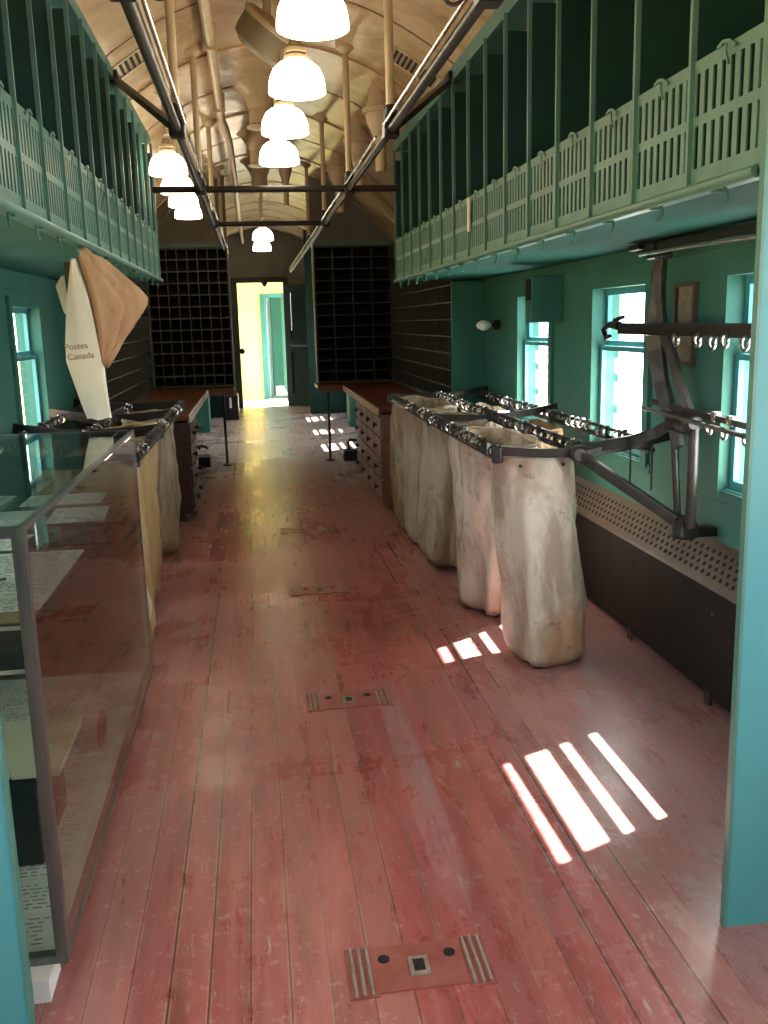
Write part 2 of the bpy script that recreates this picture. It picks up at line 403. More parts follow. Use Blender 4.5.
# partitions beside the far aisle (dark panelling) flanking the door
mb = MB(); mb.box(XL, -.42, 14.2, 14.24, 0, 2.7); struct(mb.build('wall_left_partition', M['teal_dark']))
mb = MB(); mb.box(.80, XR, 14.2, 14.24, 0, 2.7); struct(mb.build('wall_right_partition', M['teal_dark']))

# vestibule and next car
mb = MB(); mb.box(-1.3, 1.7, Y1+.12, 17.4, -.12, -.005); struct(mb.build('floor_vestibule', M['white_paint']))
mb = MB()
mb.box(-1.4, .19, 17.4, 17.5, 0, 2.5); mb.box(.19, .62, 17.4, 17.5, 1.86, 2.5); mb.box(.62, 1.7, 17.4, 17.5, 0, 2.5)
struct(mb.build('wall_vestibule', M['cream_wall']))
mb = MB(); mb.box(-1.4, 1.8, Y1+.12, 17.5, 2.5, 2.6); struct(mb.build('ceiling_vestibule', M['white_paint']))
mb = MB(); mb.box(-1.3, 1.2, 17.5, 21.1, 2.2, 2.3); struct(mb.build('ceiling_next_car', M['white_paint']))
mb = MB(); mb.box(.14, .22, 17.36, 17.52, 0, 1.90); mb.box(.59, .66, 17.36, 17.52, 0, 1.90); mb.box(.22, .59, 17.36, 17.52, 1.83, 1.90)
struct(mb.build('trim_93', M['teal']))
mb = MB(); mb.box(-.3, 1.2, 17.52, 21, -.12, -.005); struct(mb.build('floor_next_car', M['white_paint']))
mb = MB(); mb.box(.62, .72, 17.52, 21, 0, 2.2); struct(mb.build('wall_next_car', M['teal']))
mb = MB(); mb.box(-1.3, 1.2, 21, 21.1, 0, 2.2); struct(mb.build('wall_next_car_end', M['teal']))
dr = empty('vestibule_door', (.24, 17.55, 0), 'teal and white door standing open in the doorway of the next car', 'door')
mb = MB(); mb.bar((.24, 17.55, .96), (.33, 18.25, .96), .035, 1.92); mb.build('door_panel', M['white_paint'], dr)
for a_, b_ in (((.228, 17.53, .96), (.235, 17.60, .96)), ((.345, 18.2, .96), (.352, 18.28, .96))): MB().bar(a_, b_, .05, 1.90).build('door_stile', M['teal_light'], dr)

# outside
mb = MB(); mb.box(-60, -1.5, -30, 60, -1.3, -1.2); mb.box(1.9, 60, -30, 60, -1.3, -1.2); mb.box(-1.5, 1.9, -30, 60, -1.3, -1.2)
struct(mb.build('ground', M['gravel']))
co = empty('parked_coach', (-5.2, 8, -1.2), 'ochre yellow parked railway coach seen through the left windows', 'railway car')
mb = MB(); mb.box(-6.6, -4.6, -4, 24, -.5, .95, .03); mb.build('body', M['yellow'], co)
mb = MB(); mb.box(-6.7, -4.5, -4.1, 24.1, .95, 1.0); mb.build('waist_band', M['iron_grey'], co)
for yb in (-2, 2, 14, 20):
    for s_ in (-.7, .7): MB().lathe((-4.8, yb+s_, -.75), [(.45, -.05), (.45, .05)], 28, Matrix.Rotation(PI/2, 3, 'Y')).build('wheel', M['iron'], co)

# ------------------------------------------------------------------ lamps
def make_lamp(x, y, z):
    r = empty('ceiling_lamp', (x, y, z), 'x', 'lamp', 'opal dome lamps along the ceiling')
    zt = zc(x)
    s = MB(); s.lathe((x, y, z), [(.103, 0), (.110, .004), (.109, .030), (.103, .062), (.088, .092), (.064, .112), (.042, .120), (.036, .123)], 40)
    s.build('lamp_shade', M['lamp'], r, True)
    g = MB(); g.lathe((x, y, z), [(.040, .120), (.046, .124), (.046, .137), (.036, .142), (.044, .150), (.044, .162), (.03, .172), (.022, .20)], 28)
    g.build('shade_holder', M['pole'], r, True)
    st = MB(); st.tube([(x, y, z+.22), (x, y, zt-.02)], .016, 12); st.build('stem', M['pole'], r, True)
    ca = MB(); ca.lathe((x, y, zt), [(.02, -.05), (.05, -.035), (.085, -.012), (.09, .02)], 28); ca.build('ceiling_rose', M['pole'], r, True)
    return r
lamps_c = [(.225, 3.04, 'nearest opal dome lamp on the centre line, cut by the top of the photo'),
           (.215, 3.84, 'second opal dome lamp on the centre line counted from the camera'),
           (.195, 4.62, 'third opal dome lamp on the centre line counted from the camera'),
           (.19, 5.44, 'fourth opal dome lamp on the centre line, just above the first black cross bar'),
           (.15, 10.2, 'lit opal dome lamp hanging far off on the centre line before the open end door'),
           (.155, 11.6, 'last opal dome lamp on the centre line, half hidden behind another before the end door'),
           (-.44, 5.80, 'nearest of the opal dome lamps on the left, over the sorting table'),
           (-.45, 6.60, 'second of the left row of opal dome lamps, partly behind the nearest'),
           (-.46, 7.30, 'third of the left row of opal dome lamps, overlapped by the second'),
           (-.475, 8.05, 'farthest and lowest looking of the left row of opal dome lamps')]
for x, y, lab in lamps_c:
    r = make_lamp(x, y, 2.215); r['label'] = lab

# ------------------------------------------------------------------ overhead pouch racks
SY0, SY1, NB = 1.79, 6.53, 15
PIT = (SY1-SY0)/NB
def shelf_unit(s, label):
    if s > 0: XF, XB, z0, z1, z2 = 1.0, XR, 1.62, 1.895, 2.47
    else: XF, XB, z0, z1, z2 = -.60, XL, 1.655, 1.955, 2.52
    r = empty('overhead_mail_shelf', ((XF+XB)/2, (SY0+SY1)/2, z0), label, 'shelf', 'overhead sorting shelves')
    b = MB(); b.box(XF, XB-s*.01, SY0, SY1, z0, z0+.012); b.build('bottom_board', M['shelf_under_shade'] if s > 0 else M['teal'], r)
    b = MB(); b.box(XB-s*.03, XB-s*.045, SY0, SY1, z0+.012, min(z2, zc(XB)-.02)); b.box(XB-s*.045, XF+s*.01, SY0, SY1, z0+.0125, z0+.016)  # second box is a dark sheet standing in for shade behind the slots
    b.build('back_board', M['shelf_back'], r)
    b = MB(); b.box(XF+s*.0, XF+s*.02, SY0, SY1, z2-.005, min(z2+.06, zc(XF+s*.02)-.006)); b.box(XF+s*.02, XF+s*.40, SY0, SY1, z2-.0, z2+.012)
    b.build('top_rail', M['green_grey'], r)
    lip = MB(); lip.tube([(XF-s*.012, SY0, z0), (XF-s*.012, SY1, z0)], .013, 12); lip.box(XF-s*.012, XF+s*.03, SY0, SY1, z0-.008, z0+.004); lip.build('rolled_lip', M['green_grey'], r, True)
    # plates with slots
    def plate(y):
        p = MB(); x0, x1 = XF, XF+s*.004; e = .012; n = 8; h = z1-z0; sw = (PIT-2*e-.02)/n
        zb = [z0+.012, z0+.012+h*.13, z0+h*.50, z0+h*.575, z0+h*.90, z1]
        p.box(x0, x1, y+.006, y+PIT-.006, zb[0], zb[1]); p.box(x0, x1, y+.006, y+PIT-.006, zb[2], zb[3]); p.box(x0, x1, y+.006, y+PIT-.006, zb[4], zb[5])
        for za, zz in ((zb[1], zb[2]), (zb[3], zb[4])):
            for q in range(n+1):
                yc = y+.006+ (PIT-.012)*q/n; hw = .010
                p.box(x0, x1, max(y+.006, yc-hw), min(y+PIT-.006, yc+hw), za, zz)
        return p
    p0 = plate(SY0).build('slatted_plate', M['green_grey'], r)
    for k in range(1, NB):
        c = p0.copy(); C.objects.link(c); c.parent = r; c.location = (0, PIT*k, 0)
    # partitions between the bays with bright front strips
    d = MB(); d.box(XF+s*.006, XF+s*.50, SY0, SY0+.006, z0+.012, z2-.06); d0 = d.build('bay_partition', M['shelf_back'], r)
    f = MB(); f.box(XF-s*.009, XF+s*.005, SY0-.004, SY0+.008, z0+.006, z2); f0 = f.build('partition_strip', M['green_grey'], r)
    for k in range(1, NB+1):
        for o_ in (d0, f0):
            c = o_.copy(); C.objects.link(c); c.parent = r; c.location = (0, PIT*k, 0)
    # spring catches
    yc = SY0+PIT/2
    ct = MB(); ct.ribbon([(XF-s*.004, yc-.035, z1-.014), (XF-s*.007, yc-.012, z1+.000), (XF-s*.008, yc+.01, z1+.004), (XF-s*.007, yc+.035, z1-.002)], .004, .007)
    ct.ribbon([(XF-s*.007, yc, z1+.004), (XF-s*.009, yc-.004, z1-.02), (XF-s*.006, yc-.012, z1-.045)], .004, .005, (0, 1, 0)); c0 = ct.build('catch', M['green_grey'], r)
    hk = MB(); hp = []
    for q in range(9):
        t = PI*.5 + PI*1.1*q/8; hp.append((XF-s*.002, yc+.022*math.cos(t), z0-.028+.018*math.sin(t)))
    hk.tube(hp, .0045, 7); hk.bar((XF-s*.002, yc, z0-.014), (XF-s*.002, yc+.03, z0-.012), .02, .008); h0 = hk.build('hook', M['teal'], r, True)
    for k in range(1, NB):
        for o_ in (c0, h0):
            c = o_.copy(); C.objects.link(c); c.parent = r; c.location = (0, PIT*k, 0)
    return r
rs_ = shelf_unit(1, 'long green overhead shelf with slatted fronts along the right wall')
ls_ = shelf_unit(-1, 'long green overhead shelf with slatted fronts along the left wall')
mb = MB(); mb.box(.985, .992, 4.26, 4.30, 1.74, 1.885); tag(mb.build('paper_label', M['paper']), 'small white paper slip on the slatted front of the right overhead shelf', 'label')

# ------------------------------------------------------------------ partitions near camera
mb = MB(); mb.box(.980, XR, 1.74, 1.752, 0, 2.55); pr = mb.build('partition_panel', M['teal_light'], loc=(1.3, 1.75, 0))
tag(pr, 'tall bright teal partition panel at the right edge of the photo', 'partition', 'teal partition panels')
mb = MB(); mb.box(XL, -.505, 1.685, 1.697, 0, 2.5); pl_ = mb.build('partition_panel', M['teal_light'], loc=(-.85, 1.69, 0))
tag(pl_, 'bright teal partition panel at the lower left corner beside the display case', 'partition', 'teal partition panels')
ORG[pr] = Vector((1.3, 1.75, 0)); ORG[pl_] = Vector((-.85, 1.69, 0))
mb = MB(); mb.box(.975, .982, 1.738, 1.757, 0, 2.5); mb.build('edge_strip', M['green_grey'], pr)
mb = MB(); mb.box(-.508, -.500, 1.682, 1.700, 0, 2.4); mb.build('edge_strip', M['green_grey'], pl_)
mb = MB(); mb.prism([(1.0, 1.60), (1.10, 1.60), (1.14, 1.64), (1.14, 1.70), (1.0, 1.70)], 1.722, 1.738, 'y'); mb.build('gusset_plate', M['teal_light'], pr)

# ------------------------------------------------------------------ heater
hr = empty('heater_cover', (1.57, 4.0, 0), 'long dark heater casing with perforated sloping top below the right windows', 'heater')
HX, HZ, HZ2 = 1.525, .425, .545
mb = MB(); mb.box(HX, HX+.012, 1.80, 6.1, .03, HZ); mb.build('front_panel', M['heater'], hr)
for yb in (2.2, 2.9, 3.6, 4.3, 5.0, 5.7):
    MB().lathe((HX, yb, .33), [(.009, -.004), (.009, .004)], 10, Matrix.Rotation(PI/2, 3, 'Y')).build('screw', M['iron_grey'], hr)
    MB().box(HX-.01, HX, yb-.02, yb+.02, .0, .05).build('foot_clip', M['iron_grey'], hr)
mb = MB(); mb.prism([(HX-.004, HZ-.012), (HX+.010, HZ-.014), (XR-.001, HZ2-.012), (XR-.001, HZ2), (HX, HZ)], 1.80, 6.1, 'y'); mb.build('sloping_grille', M['heater_top'], hr)
mb = MB(); sl = Vector((XR-HX, 0, HZ2-HZ)).normalized(); nrm = Vector((-sl.z, 0, sl.x)); L_ = math.hypot(XR-HX, HZ2-HZ)
Rm = Matrix((sl, Vector((0, 1, 0)), -sl.cross(Vector((0, 1, 0))) * -1)).transposed()
for rI, fr_ in enumerate((.2, .38, .56, .74)):
    yb = 1.84 + (.022 if rI % 2 else 0)
    while yb < 6.05:
        c_ = Vector((HX, yb, HZ)) + sl*(L_*fr_) + nrm*.0012
        mb.lathe(c_, [(.0085, -.001), (.0085, .0006)], 8, Rm); yb += .044
ho = mb.build('perforations', M['hole'], hr); ho['kind'] = 'stuff'

# ------------------------------------------------------------------ sorting cases and tables at the far end
def pigeon(x0, x1, y0, y1, z0, z1, nc, nr, label, face='-y', mg=None, me_=None, slats=True):
    mg = mg or M['olive']; me_ = me_ or M['olive_light']
    r = empty('sorting_case', ((x0+x1)/2, (y0+y1)/2, z0), label, 'pigeonhole case', 'pigeonhole sorting cases')
    t = .018
    c = MB()
    if face == '-y':
        c.box(x0, x0+t, y0, y1, z0, z1); c.box(x1-t, x1, y0, y1, z0, z1); c.box(x0+t, x1-t, y0, y1, z0, z0+t); c.box(x0+t, x1-t, y0, y1, z1-t, z1)
        c.build('carcass', mg, r)
        b = MB(); b.box(x0+t, x1-t, y1-.012, y1, z0+t, z1-t); b.build('back_panel', M['hole'], r)
        h = MB()
        for k in range(1, nr): z = z0+(z1-z0)*k/nr; h.box(x0+t, x1-t, y0+.004, y1-.012, z-.006, z+.006)
        h.build('shelf_grid', me_, r)
        v = MB()
        for k in range(1, nc): x = x0+(x1-x0)*k/nc; v.box(x-.006, x+.006, y0+.006, y1-.012, z0+t, z1-t)
        v.build('divider_grid', mg, r)
    else:
        xf, xb = (x0, x1) if face == '-x' else (x1, x0); s = 1 if xb > xf else -1
        c.box(xf, xb, y0, y0+t, z0, z1); c.box(xf, xb, y1-t, y1, z0, z1); c.box(xf, xb, y0+t, y1-t, z0, z0+t); c.box(xf, xb, y0+t, y1-t, z1-t, z1)
        c.build('carcass', mg, r)
        b = MB(); b.box(xb-s*.012, xb, y0+t, y1-t, z0+t, z1-t); b.build('back_panel', M['hole'], r)
        h = MB()
        for k in range(1, nr): z = z0+(z1-z0)*k/nr; h.box(xf+s*.004, xb-s*.012, y0+t, y1-t, z-.004, z+.004)
        h.build('shelf_grid', me_, r)
        v = MB()
        for k in range(1, nc): y = y0+(y1-y0)*k/nc; v.box(xf+s*.006, xb-s*.012, y-.0035, y+.0035, z0+t, z1-t)
        v.build('divider_grid', mg, r)
    return r
YE = 9.5
pigeon(-1.0, -.21, YE, YE+.22, .755, 2.10, 8, 12, 'olive pigeonhole case facing the camera at the left of the aisle')
pigeon(.62, 1.40, YE, YE+.22, .755, 2.10, 4, 12, 'almost black pigeonhole case facing the camera at the right of the aisle', me_=M['olive'])
pigeon(1.38, 1.60, 6.535, YE-.02, .755, 1.95, 22, 10, 'dark pigeonhole case along the right wall beyond the teal end board', '-x')
pigeon(-1.20, -1.0, 6.535, YE-.02, .755, 1.95, 24, 10, 'olive pigeonhole case along the left wall behind the hanging mail bag', '+x')
def bulk(x0, x1, xi, label, mat):
    r = empty('bulkhead_panel', ((x0+x1)/2, YE+.12, 2.1), label, 'bulkhead panel')
    mb = MB(); poly = [(x0, 1.6), (x1, 1.6)]
    n = 10; xs = [x1+(x0-x1)*k/n for k in range(n+1)]
    poly += [(x, zc(x)-.004) for x in xs]
    mb.prism(poly, YE+.225, YE+.25, 'y'); mb.build('panel', mat, r)
    mb = MB(); mb.box(max(x0, -1.0), min(x1, 1.40), YE-.005, YE+.225, 2.102, 2.135); mb.build('cornice', M['green_grey'], r)
bulk(XL, -.21, -.21, 'olive brown bulkhead panel above the left end pigeonhole case', M['bulk'])
bulk(.62, XR, .62, 'shadowed bulkhead panel above the right end pigeonhole case', M['grey_wall'])  # darker grey than the left panel, stands in for shade on this side
# teal end board of right case
mb = MB(); mb.box(1.375, XR, 6.495, 6.53, 0, 1.61); tag(mb.build('end_board', M['teal'], loc=(1.5, 6.44, .58)), 'teal end board closing the right wall pigeonhole case', 'board')

def table(s, label):
    # L-shaped table: side part along the wall plus end part
    xi, xw = (.85, 1.61) if s > 0 else (-.47, -1.21); xe = .60 if s > 0 else -.22
    ys = 6.54
    r = empty('sorting_table', (xi, 8.5, 0), label, 'table', 'sorting tables')
    t = MB(); t.box(xi, xw, ys, YE+.25, .715, .75, .004); t.box(xe, xi, YE-.35, YE+.25, .715, .75, .004); t.build('table_top', M['wood_red'], r)
    e = MB(); e.box(xi-s*.012, xi, ys, YE-.35, .700, .752); e.build('edge_strip', M['wood_edge'] if s > 0 else M['white_paint'], r)
    e = MB(); e.box(xe-s*.008, xi, YE-.362, YE-.35, .695, .75); e.build('front_rail', M['wood_red'], r)
    l = MB(); l.tube([(xe+s*.10, YE-.28, 0.012), (xe+s*.10, YE-.28, .715)], .013, 12); l.lathe((xe+s*.10, YE-.28, 0), [(.045, 0), (.045, .012), (.02, .02)], 16)
    l.build('leg', M['iron'], r, True)
    l = MB(); l.tube([(xi+s*.45, YE+.20, 0), (xi+s*.45, YE+.20, .715)], .014, 12); l.build('leg', M['iron'], r, True)
table(1, 'red brown sorting table under the right pigeonhole cases on a thin black leg')
table(-1, 'red brown sorting table under the left pigeonhole cases on a thin black leg')

def cabinet(s, label, wood):
    xi, xw = (.875, 1.60) if s > 0 else (-.485, -1.20)
    y0, y1 = (6.55, 8.2) if s > 0 else (6.55, 7.25)
    r = empty('drawer_cabinet', (xi, (y0+y1)/2, 0), label, 'cabinet', 'drawer cabinets under the tables')
    b = MB(); b.box(xi, xw, y0, y1, .06, .70); b.box(xi+s*.05, xw, y0+.02, y1-.02, 0, .06); b.build('body', wood, r)
    n = 4 if s > 0 else 2; w = (y1-y0)/n
    for i in range(n):
        for j in range(4):
            ya = y0+w*i; za = .075+.153*j
            d = MB(); d.box(xi-s*.014, xi, ya+.012, ya+w-.012, za+.008, za+.145, .004); dd = d.build('drawer', wood, r)
            k_ = MB(); k_.lathe((xi-s*.014, ya+w/2, za+.078), [(.008, 0), (.010, .012), (.02, .018), (.02, .028), (.008, .034)], 12, Matrix.Rotation(-s*PI/2, 3, 'Y')); k_.build('knob', M['black'], dd, True)
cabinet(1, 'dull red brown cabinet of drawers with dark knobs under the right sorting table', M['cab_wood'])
cabinet(-1, 'shadowed red brown cabinet of drawers under the left sorting table', M['cab_wood_shaded'])
for s, x0, x1, lab in ((1, 1.20, 1.52, 'green metal bin standing behind the leg of the right sorting table'), (-1, -.98, -.62, 'green metal bin standing behind the leg of the left sorting table')):
    r = empty('metal_bin', ((x0+x1)/2, 12.4, 0), lab, 'bin', 'green bins under the end tables')
    b = MB(); b.box(x0, x1, 12.2, 12.6, 0, .60, .012); b.build('body', M['teal'], r)
    b = MB(); b.box(x0-.012, x1+.012, 12.19, 12.61, .60, .63, .006); b.build('lid', M['teal'], r)
    b = MB(); b.bar(((x0+x1)/2-.05, 12.18, .64), ((x0+x1)/2+.05, 12.18, .64), .012, .015); b.build('handle', M['iron'], r)
for s, x, lab in ((1, .93, 'black iron foot pedal box on the floor beside the right table leg'), (-1, -.58, 'black iron foot pedal box on the floor beside the left table leg')):
    r = empty('pedal_box', (x, 9.25, 0), lab, 'pedal box', 'pedal boxes at the table legs')
    b = MB(); b.box(x-.10, x+.10, 9.15, 9.35, 0, .10, .01); b.build('base', M['iron'], r)
    b = MB(); b.tube([(x-.03, 9.25, .09), (x-.05, 9.25, .17), (x-.03, 9.25, .20), (x+.05, 9.25, .19), (x+.08, 9.25, .17)], .014, 8); b.build('handle', M['iron'], r, True)

# end door leaf, swung into the car
er = empty('end_door', (.53, 15.74, 0), 'dark green end door swung open into the car beside the bright doorway', 'door')
a = Vector((.54, 15.73, 0)); bb = Vector((.98, 15.30, 0)); d = (bb-a).normalized(); nn = Vector((-d.y, d.x, 0))
if nn.y > 0: nn = -nn
mb = MB(); mb.bar(a+Vector((0, 0, 1.0)), bb+Vector((0, 0, 1.0)), .04, 1.96); mb.build('door_leaf', M['teal_dark'], er)
mb = MB()
for z0, z1 in ((1.08, 1.85), (.18, .92)):
    for q0, q1, zz0, zz1 in ((.08, .12, z0, z1), (.57, .61, z0, z1), (.12, .57, z0, z0+.03), (.12, .57, z1-.03, z1)):
        p0 = a+d*q0+nn*.026; p1 = a+d*q1+nn*.026
        mb.bar(p0+Vector((0, 0, (zz0+zz1)/2)), p1+Vector((0, 0, (zz0+zz1)/2)), .012, zz1-zz0)
mb.build('panel_moulding', M['teal_dark'], er)
mb = MB(); mb.tube([a+d*.18+nn*.05+Vector((0, 0, 1.25)), a+d*.18+nn*.05+Vector((0, 0, 1.85))], .012, 8)
mb.build('grab_bar', M['steel'], er, True)
mb = MB(); mb.bar(a+d*.14+nn*.05+Vector((0, 0, 1.0)), a+d*.56+nn*.05+Vector((0, 0, 1.0)), .02, .03); mb.build('push_bar', M['steel'], er)
mb = MB(); mb.lathe((DX0+.03, Y1-.06, .93), [(.02, -.04), (.045, -.03), (.05, 0), (.045, .03), (.02, .04)], 16, Matrix.Rotation(PI/2, 3, 'X')); tag(mb.build('door_lock', M['iron'], loc=(DX0, Y1, .9)), 'round black lock at the left jamb of the end doorway', 'lock')
mb = MB(); mb.lathe((.22, Y1-.04, DZ-.02), [(.06, .03), (.05, 0), (.02, -.05)], 14); mb.box(.16, .28, Y1-.05, Y1, DZ, DZ+.02); tag(mb.build('door_buffer', M['iron'], loc=(.22, Y1, 2.0)), 'small black fitting hanging from the top of the end doorway', 'fitting')
# fire extinguisher-like dark thing left of door with white tag
r = empty('floor_locker', (-.36, 13.9, 0), 'low black cupboard with a white tag left of the end doorway', 'cupboard')
mb = MB(); mb.box(-.50, -.27, 13.7, 14.15, 0, .36, .01); mb.build('body', M['iron'], r)
mb = MB(); mb.box(-.395, -.365, 13.69, 13.70, .18, .33); mb.build('tag', M['white_paint'], r)

# ------------------------------------------------------------------ overhead pipes, poles, bars, struts
PL, PR, PZ = -.245, .57, 2.08
for x, side in ((PL, 'left'), (PR, 'right')):
    r = empty('overhead_pipe', (x, 6, PZ), 'long dark overhead pipe running down the %s side of the aisle' % side, 'pipe', 'overhead pipes')
    mb = MB(); mb.tube([(x, 1.9, PZ), (x, 13.6 if x > 0 else 10.5, PZ)], .017, 12); mb.build('pipe', M['iron_grey'], r, True)
    sg = 1 if side == 'right' else -1
    for ya_, yb_ in ((1.95, 3.75), (4.0, 13.2 if x > 0 else 10.2)): MB().tube([(x-sg*.032, ya_, PZ+.012), (x-sg*.032, yb_, PZ+.012)], .006, 8).build('guide_rod', M['steel'], r, True)
    for y in (2.25, 3.8, 5.4, 7.2): MB().box(x-.03, x+.03, y-.035, y+.035, PZ-.03, PZ+.035, .008).build('clamp', M['iron'], r)
    yk = 2.25
    mb = MB(); mb.tube([(x, yk, PZ), (x-sg*.05, yk+.02, PZ)], .007, 8); mb.ring((x-sg*.078, yk+.02, PZ), .024, .005, 'y'); mb.build('ring_hook', M['iron'], r, True)
def cross(y, x0, x1, label):
    mb = MB(); mb.tube([(x0, y, PZ), (x1, y, PZ)], .018, 12); tag(mb.build('cross_bar', M['iron'], smooth=True, loc=((x0+x1)/2, y, PZ)), label, 'bar', 'black cross bars')
cross(5.4, -.50, .85, 'nearer black cross bar joining the overhead pipes')
cross(7.2, PL, PR, 'farther black cross bar joining the overhead pipes')
for y, which in ((3.8, 'nearest'), (5.4, 'second'), (7.2, 'third'), (9.2, 'fourth')):
    for x, side in ((PL, 'left'), (PR, 'right')):
        r = empty('ceiling_pole', (x, y, PZ), '%s cream pole from the ceiling down to the %s overhead pipe' % (which, side), 'pole', 'cream ceiling poles')
        mb = MB(); mb.tube([(x, y, PZ+.05), (x, y, zc(x)-.005)], .017, 14); mb.build('pole', M['pole'], r, True)
        mb = MB(); mb.lathe((x, y, PZ), [(.018, .02), (.026, .03), (.026, .08), (.02, .09)], 14); mb.build('socket', M['iron'], r, True)
        mb = MB(); mb.lathe((x, y, zc(x)), [(.02, -.04), (.05, -.015), (.055, .01)], 18); mb.build('flange', M['pole'], r, True)
for a, b, lab in (((PL, 3.8, PZ), (-.60, 4.95, 2.53), 'thick black strut from the left overhead pipe up to the left shelf'),
                  ((PR, 3.8, PZ), (1.0, 4.70, 2.48), 'thick black strut from the right overhead pipe up to the right shelf'),
                  ((PL, 2.25, PZ), (-.60, 1.85, 2.50), 'black strut at the near end of the left overhead pipe'),
                  ((PR, 2.25, PZ), (.985, 2.75, 2.49), 'black strut with a ring beside it at the near end of the right overhead pipe')):
    r = empty('pipe_strut', a, lab, 'strut', 'black pipe struts')
    mb = MB(); mb.bar(a, b, .032, .028, bev=.005); mb.build('bar', M['iron'], r)
    mb = MB(); mb.box(b[0]-.02, b[0]+.02, b[1]-.05, b[1]+.05, b[2]-.03, b[2]+.03, .006); mb.build('foot_plate', M['iron'], r)
# long conduit along the ceiling
r = empty('ceiling_conduit', (-.14, 5, 2.7), 'thick cream conduit running lengthwise below the ceiling left of the lamps', 'conduit')
mb = MB(); mb.tube([(-.14, 1.6, 2.74), (-.14, 6.9, 2.74), (-.12, 7.1, 2.72), (-.10, 7.4, 2.66), (-.10, 15.75, 2.66)], .026, 14); mb.build('pipe', M['pole'], r, True)
for y in (2.3, 3.7, 5.1, 6.5): MB().box(-.175, -.105, y-.008, y+.008, 2.705, zc(-.14)+.0).build('hanger', M['pole'], r)
r = empty('ceiling_conduit', (-.36, 5, 2.7), 'thin cream conduit close to the ceiling left of the thick one', 'conduit')
mb = MB(); mb.tube([(-.40, 1.6, 2.68), (-.40, 13, 2.68)], .012, 10); mb.build('pipe', M['pole'], r, True)
# ventilators on the centre line
def vent_hood(x, y, lab, sx=1.0):
    r = empty('ceiling_ventilator', (x, y, 2.7), lab, 'ventilator', 'ceiling ventilators on the centre line')
    zt = zc(x)
    mb = MB(); mb.lathe((x, y, zt), [(.07, -.16), (.08, -.15), (.10, -.10), (.15, -.04), (.20, -.015), (.205, .01)], 24); mb.build('flared_collar', M['pole'], r, True)
    mb = MB(); mb.lathe((x, y, zt-.16), [(.055, -.10), (.075, -.09), (.075, .0)], 20); mb.build('throat', M['pole'], r, True)
    mb = MB(); mb.lathe((x, y, zt-.26), [(.02, -.02), (.09, -.01), (.095, .0), (.06, .01)], 20); mb.build('damper', M['pole'], r, True)
vent_hood(.12, 6.5, 'flared cream ceiling ventilator just beyond the fourth centre lamp')
vent_hood(.12, 8.0, 'flared cream ceiling ventilator seen between the two black cross bars')
vent_hood(.13, 9.3, 'small looking flared ceiling ventilator above the farthest lamps')
# drum fan beside nearest lamps
r = empty('drum_ventilator', (.13, 4.7, 2.66), 'large grey beige drum ventilator tilted beside the nearest ceiling lamps', 'ventilator')
rot = Matrix.Rotation(math.radians(38), 3, 'Y') @ Matrix.Rotation(math.radians(20), 3, 'X')
mb = MB(); mb.lathe((.13, 4.7, 2.66), [(.03, -.085), (.10, -.08), (.135, -.055), (.14, -.02), (.14, .05), (.13, .062)], 36, rot); mb.build('drum', M['bulk'], r, True)
mb = MB(); mb.lathe((.13, 4.7, 2.66), [(.146, .045), (.150, .050), (.150, .066), (.143, .072), (.03, .075)], 36, rot); mb.build('rim', M['pole'], r, True)
mb = MB(); mb.tube([(.13, 4.7, 2.70), (.14, 4.7, 2.78), (.14, 4.7, zc(.14)-.0)], .02, 10); mb.lathe((.14, 4.7, zc(.14)), [(.05, -.03), (.08, -.01), (.085, .01)], 20); mb.build('mount', M['pole'], r, True)
# flared pipes at right
for x, y, lab in ((.82, 5.9, 'nearest flared cream vent pipe between the right overhead pipe and the shelf end'), (.80, 6.9, 'second flared cream vent pipe beyond the right shelf end'),
                  (.78, 8.2, 'third flared cream vent pipe beyond the right shelf end'), (.36, 8.9, 'slim cream vent pipe near the middle of the far ceiling')):
    r = empty('vent_pipe', (x, y, 2.3), lab, 'pipe', 'flared cream vent pipes'); zt = zc(x); q = .7 if x < .5 else 1
    mb = MB(); mb.lathe((x, y, zt), [(.034*q, -.46), (.034*q, -.30), (.05*q, -.24), (.085*q, -.17), (.09*q, -.10), (.07*q, -.04), (.06*q, .02)], 20); mb.build('flared_pipe', M['pole'], r, True)
    mb = MB(); mb.lathe((x, y, zt), [(.10*q, -.13), (.105*q, -.125), (.105*q, -.10), (.09*q, -.095)], 20); mb.build('collar', M['pole'], r, True)
# grilles in the sides of the ceiling
for x0, x1, yv, lab in ((-.66, -.42, 5.05, 'slotted grille in the left slope of the ceiling'), (.80, 1.02, 5.15, 'slotted grille in the right slope of the ceiling')):
    r = empty('ceiling_grille', ((x0+x1)/2, yv, zc((x0+x1)/2)), lab, 'grille', 'ceiling grilles')
    def zz(x): return zc(x)
    mb = MB(); n = 9
    xs = [x0+(x1-x0)*k/n for k in range(n+1)]
    for k in range(n):
        A = Vector((xs[k], yv, zz(xs[k])-.004)); B = Vector((xs[k]+(xs[k+1]-xs[k])*.45, yv, zz(xs[k]+(xs[k+1]-xs[k])*.45)-.004))
        mb.bar(A, B, .20, .010)
    mb.build('slats', M['hole'], r)
    mb = MB()
    for dy in (-.11, .11):
        mb.ribbon([(x, yv+dy, zz(x)-.003) for x in xs], .02, .014)
    for x in (x0-.008, x1+.006): mb.bar((x, yv-.12, zz(x)-.003), (x, yv+.12, zz(x)-.003), .016, .014)
    mb.build('grille_frame', M['pole'], r)

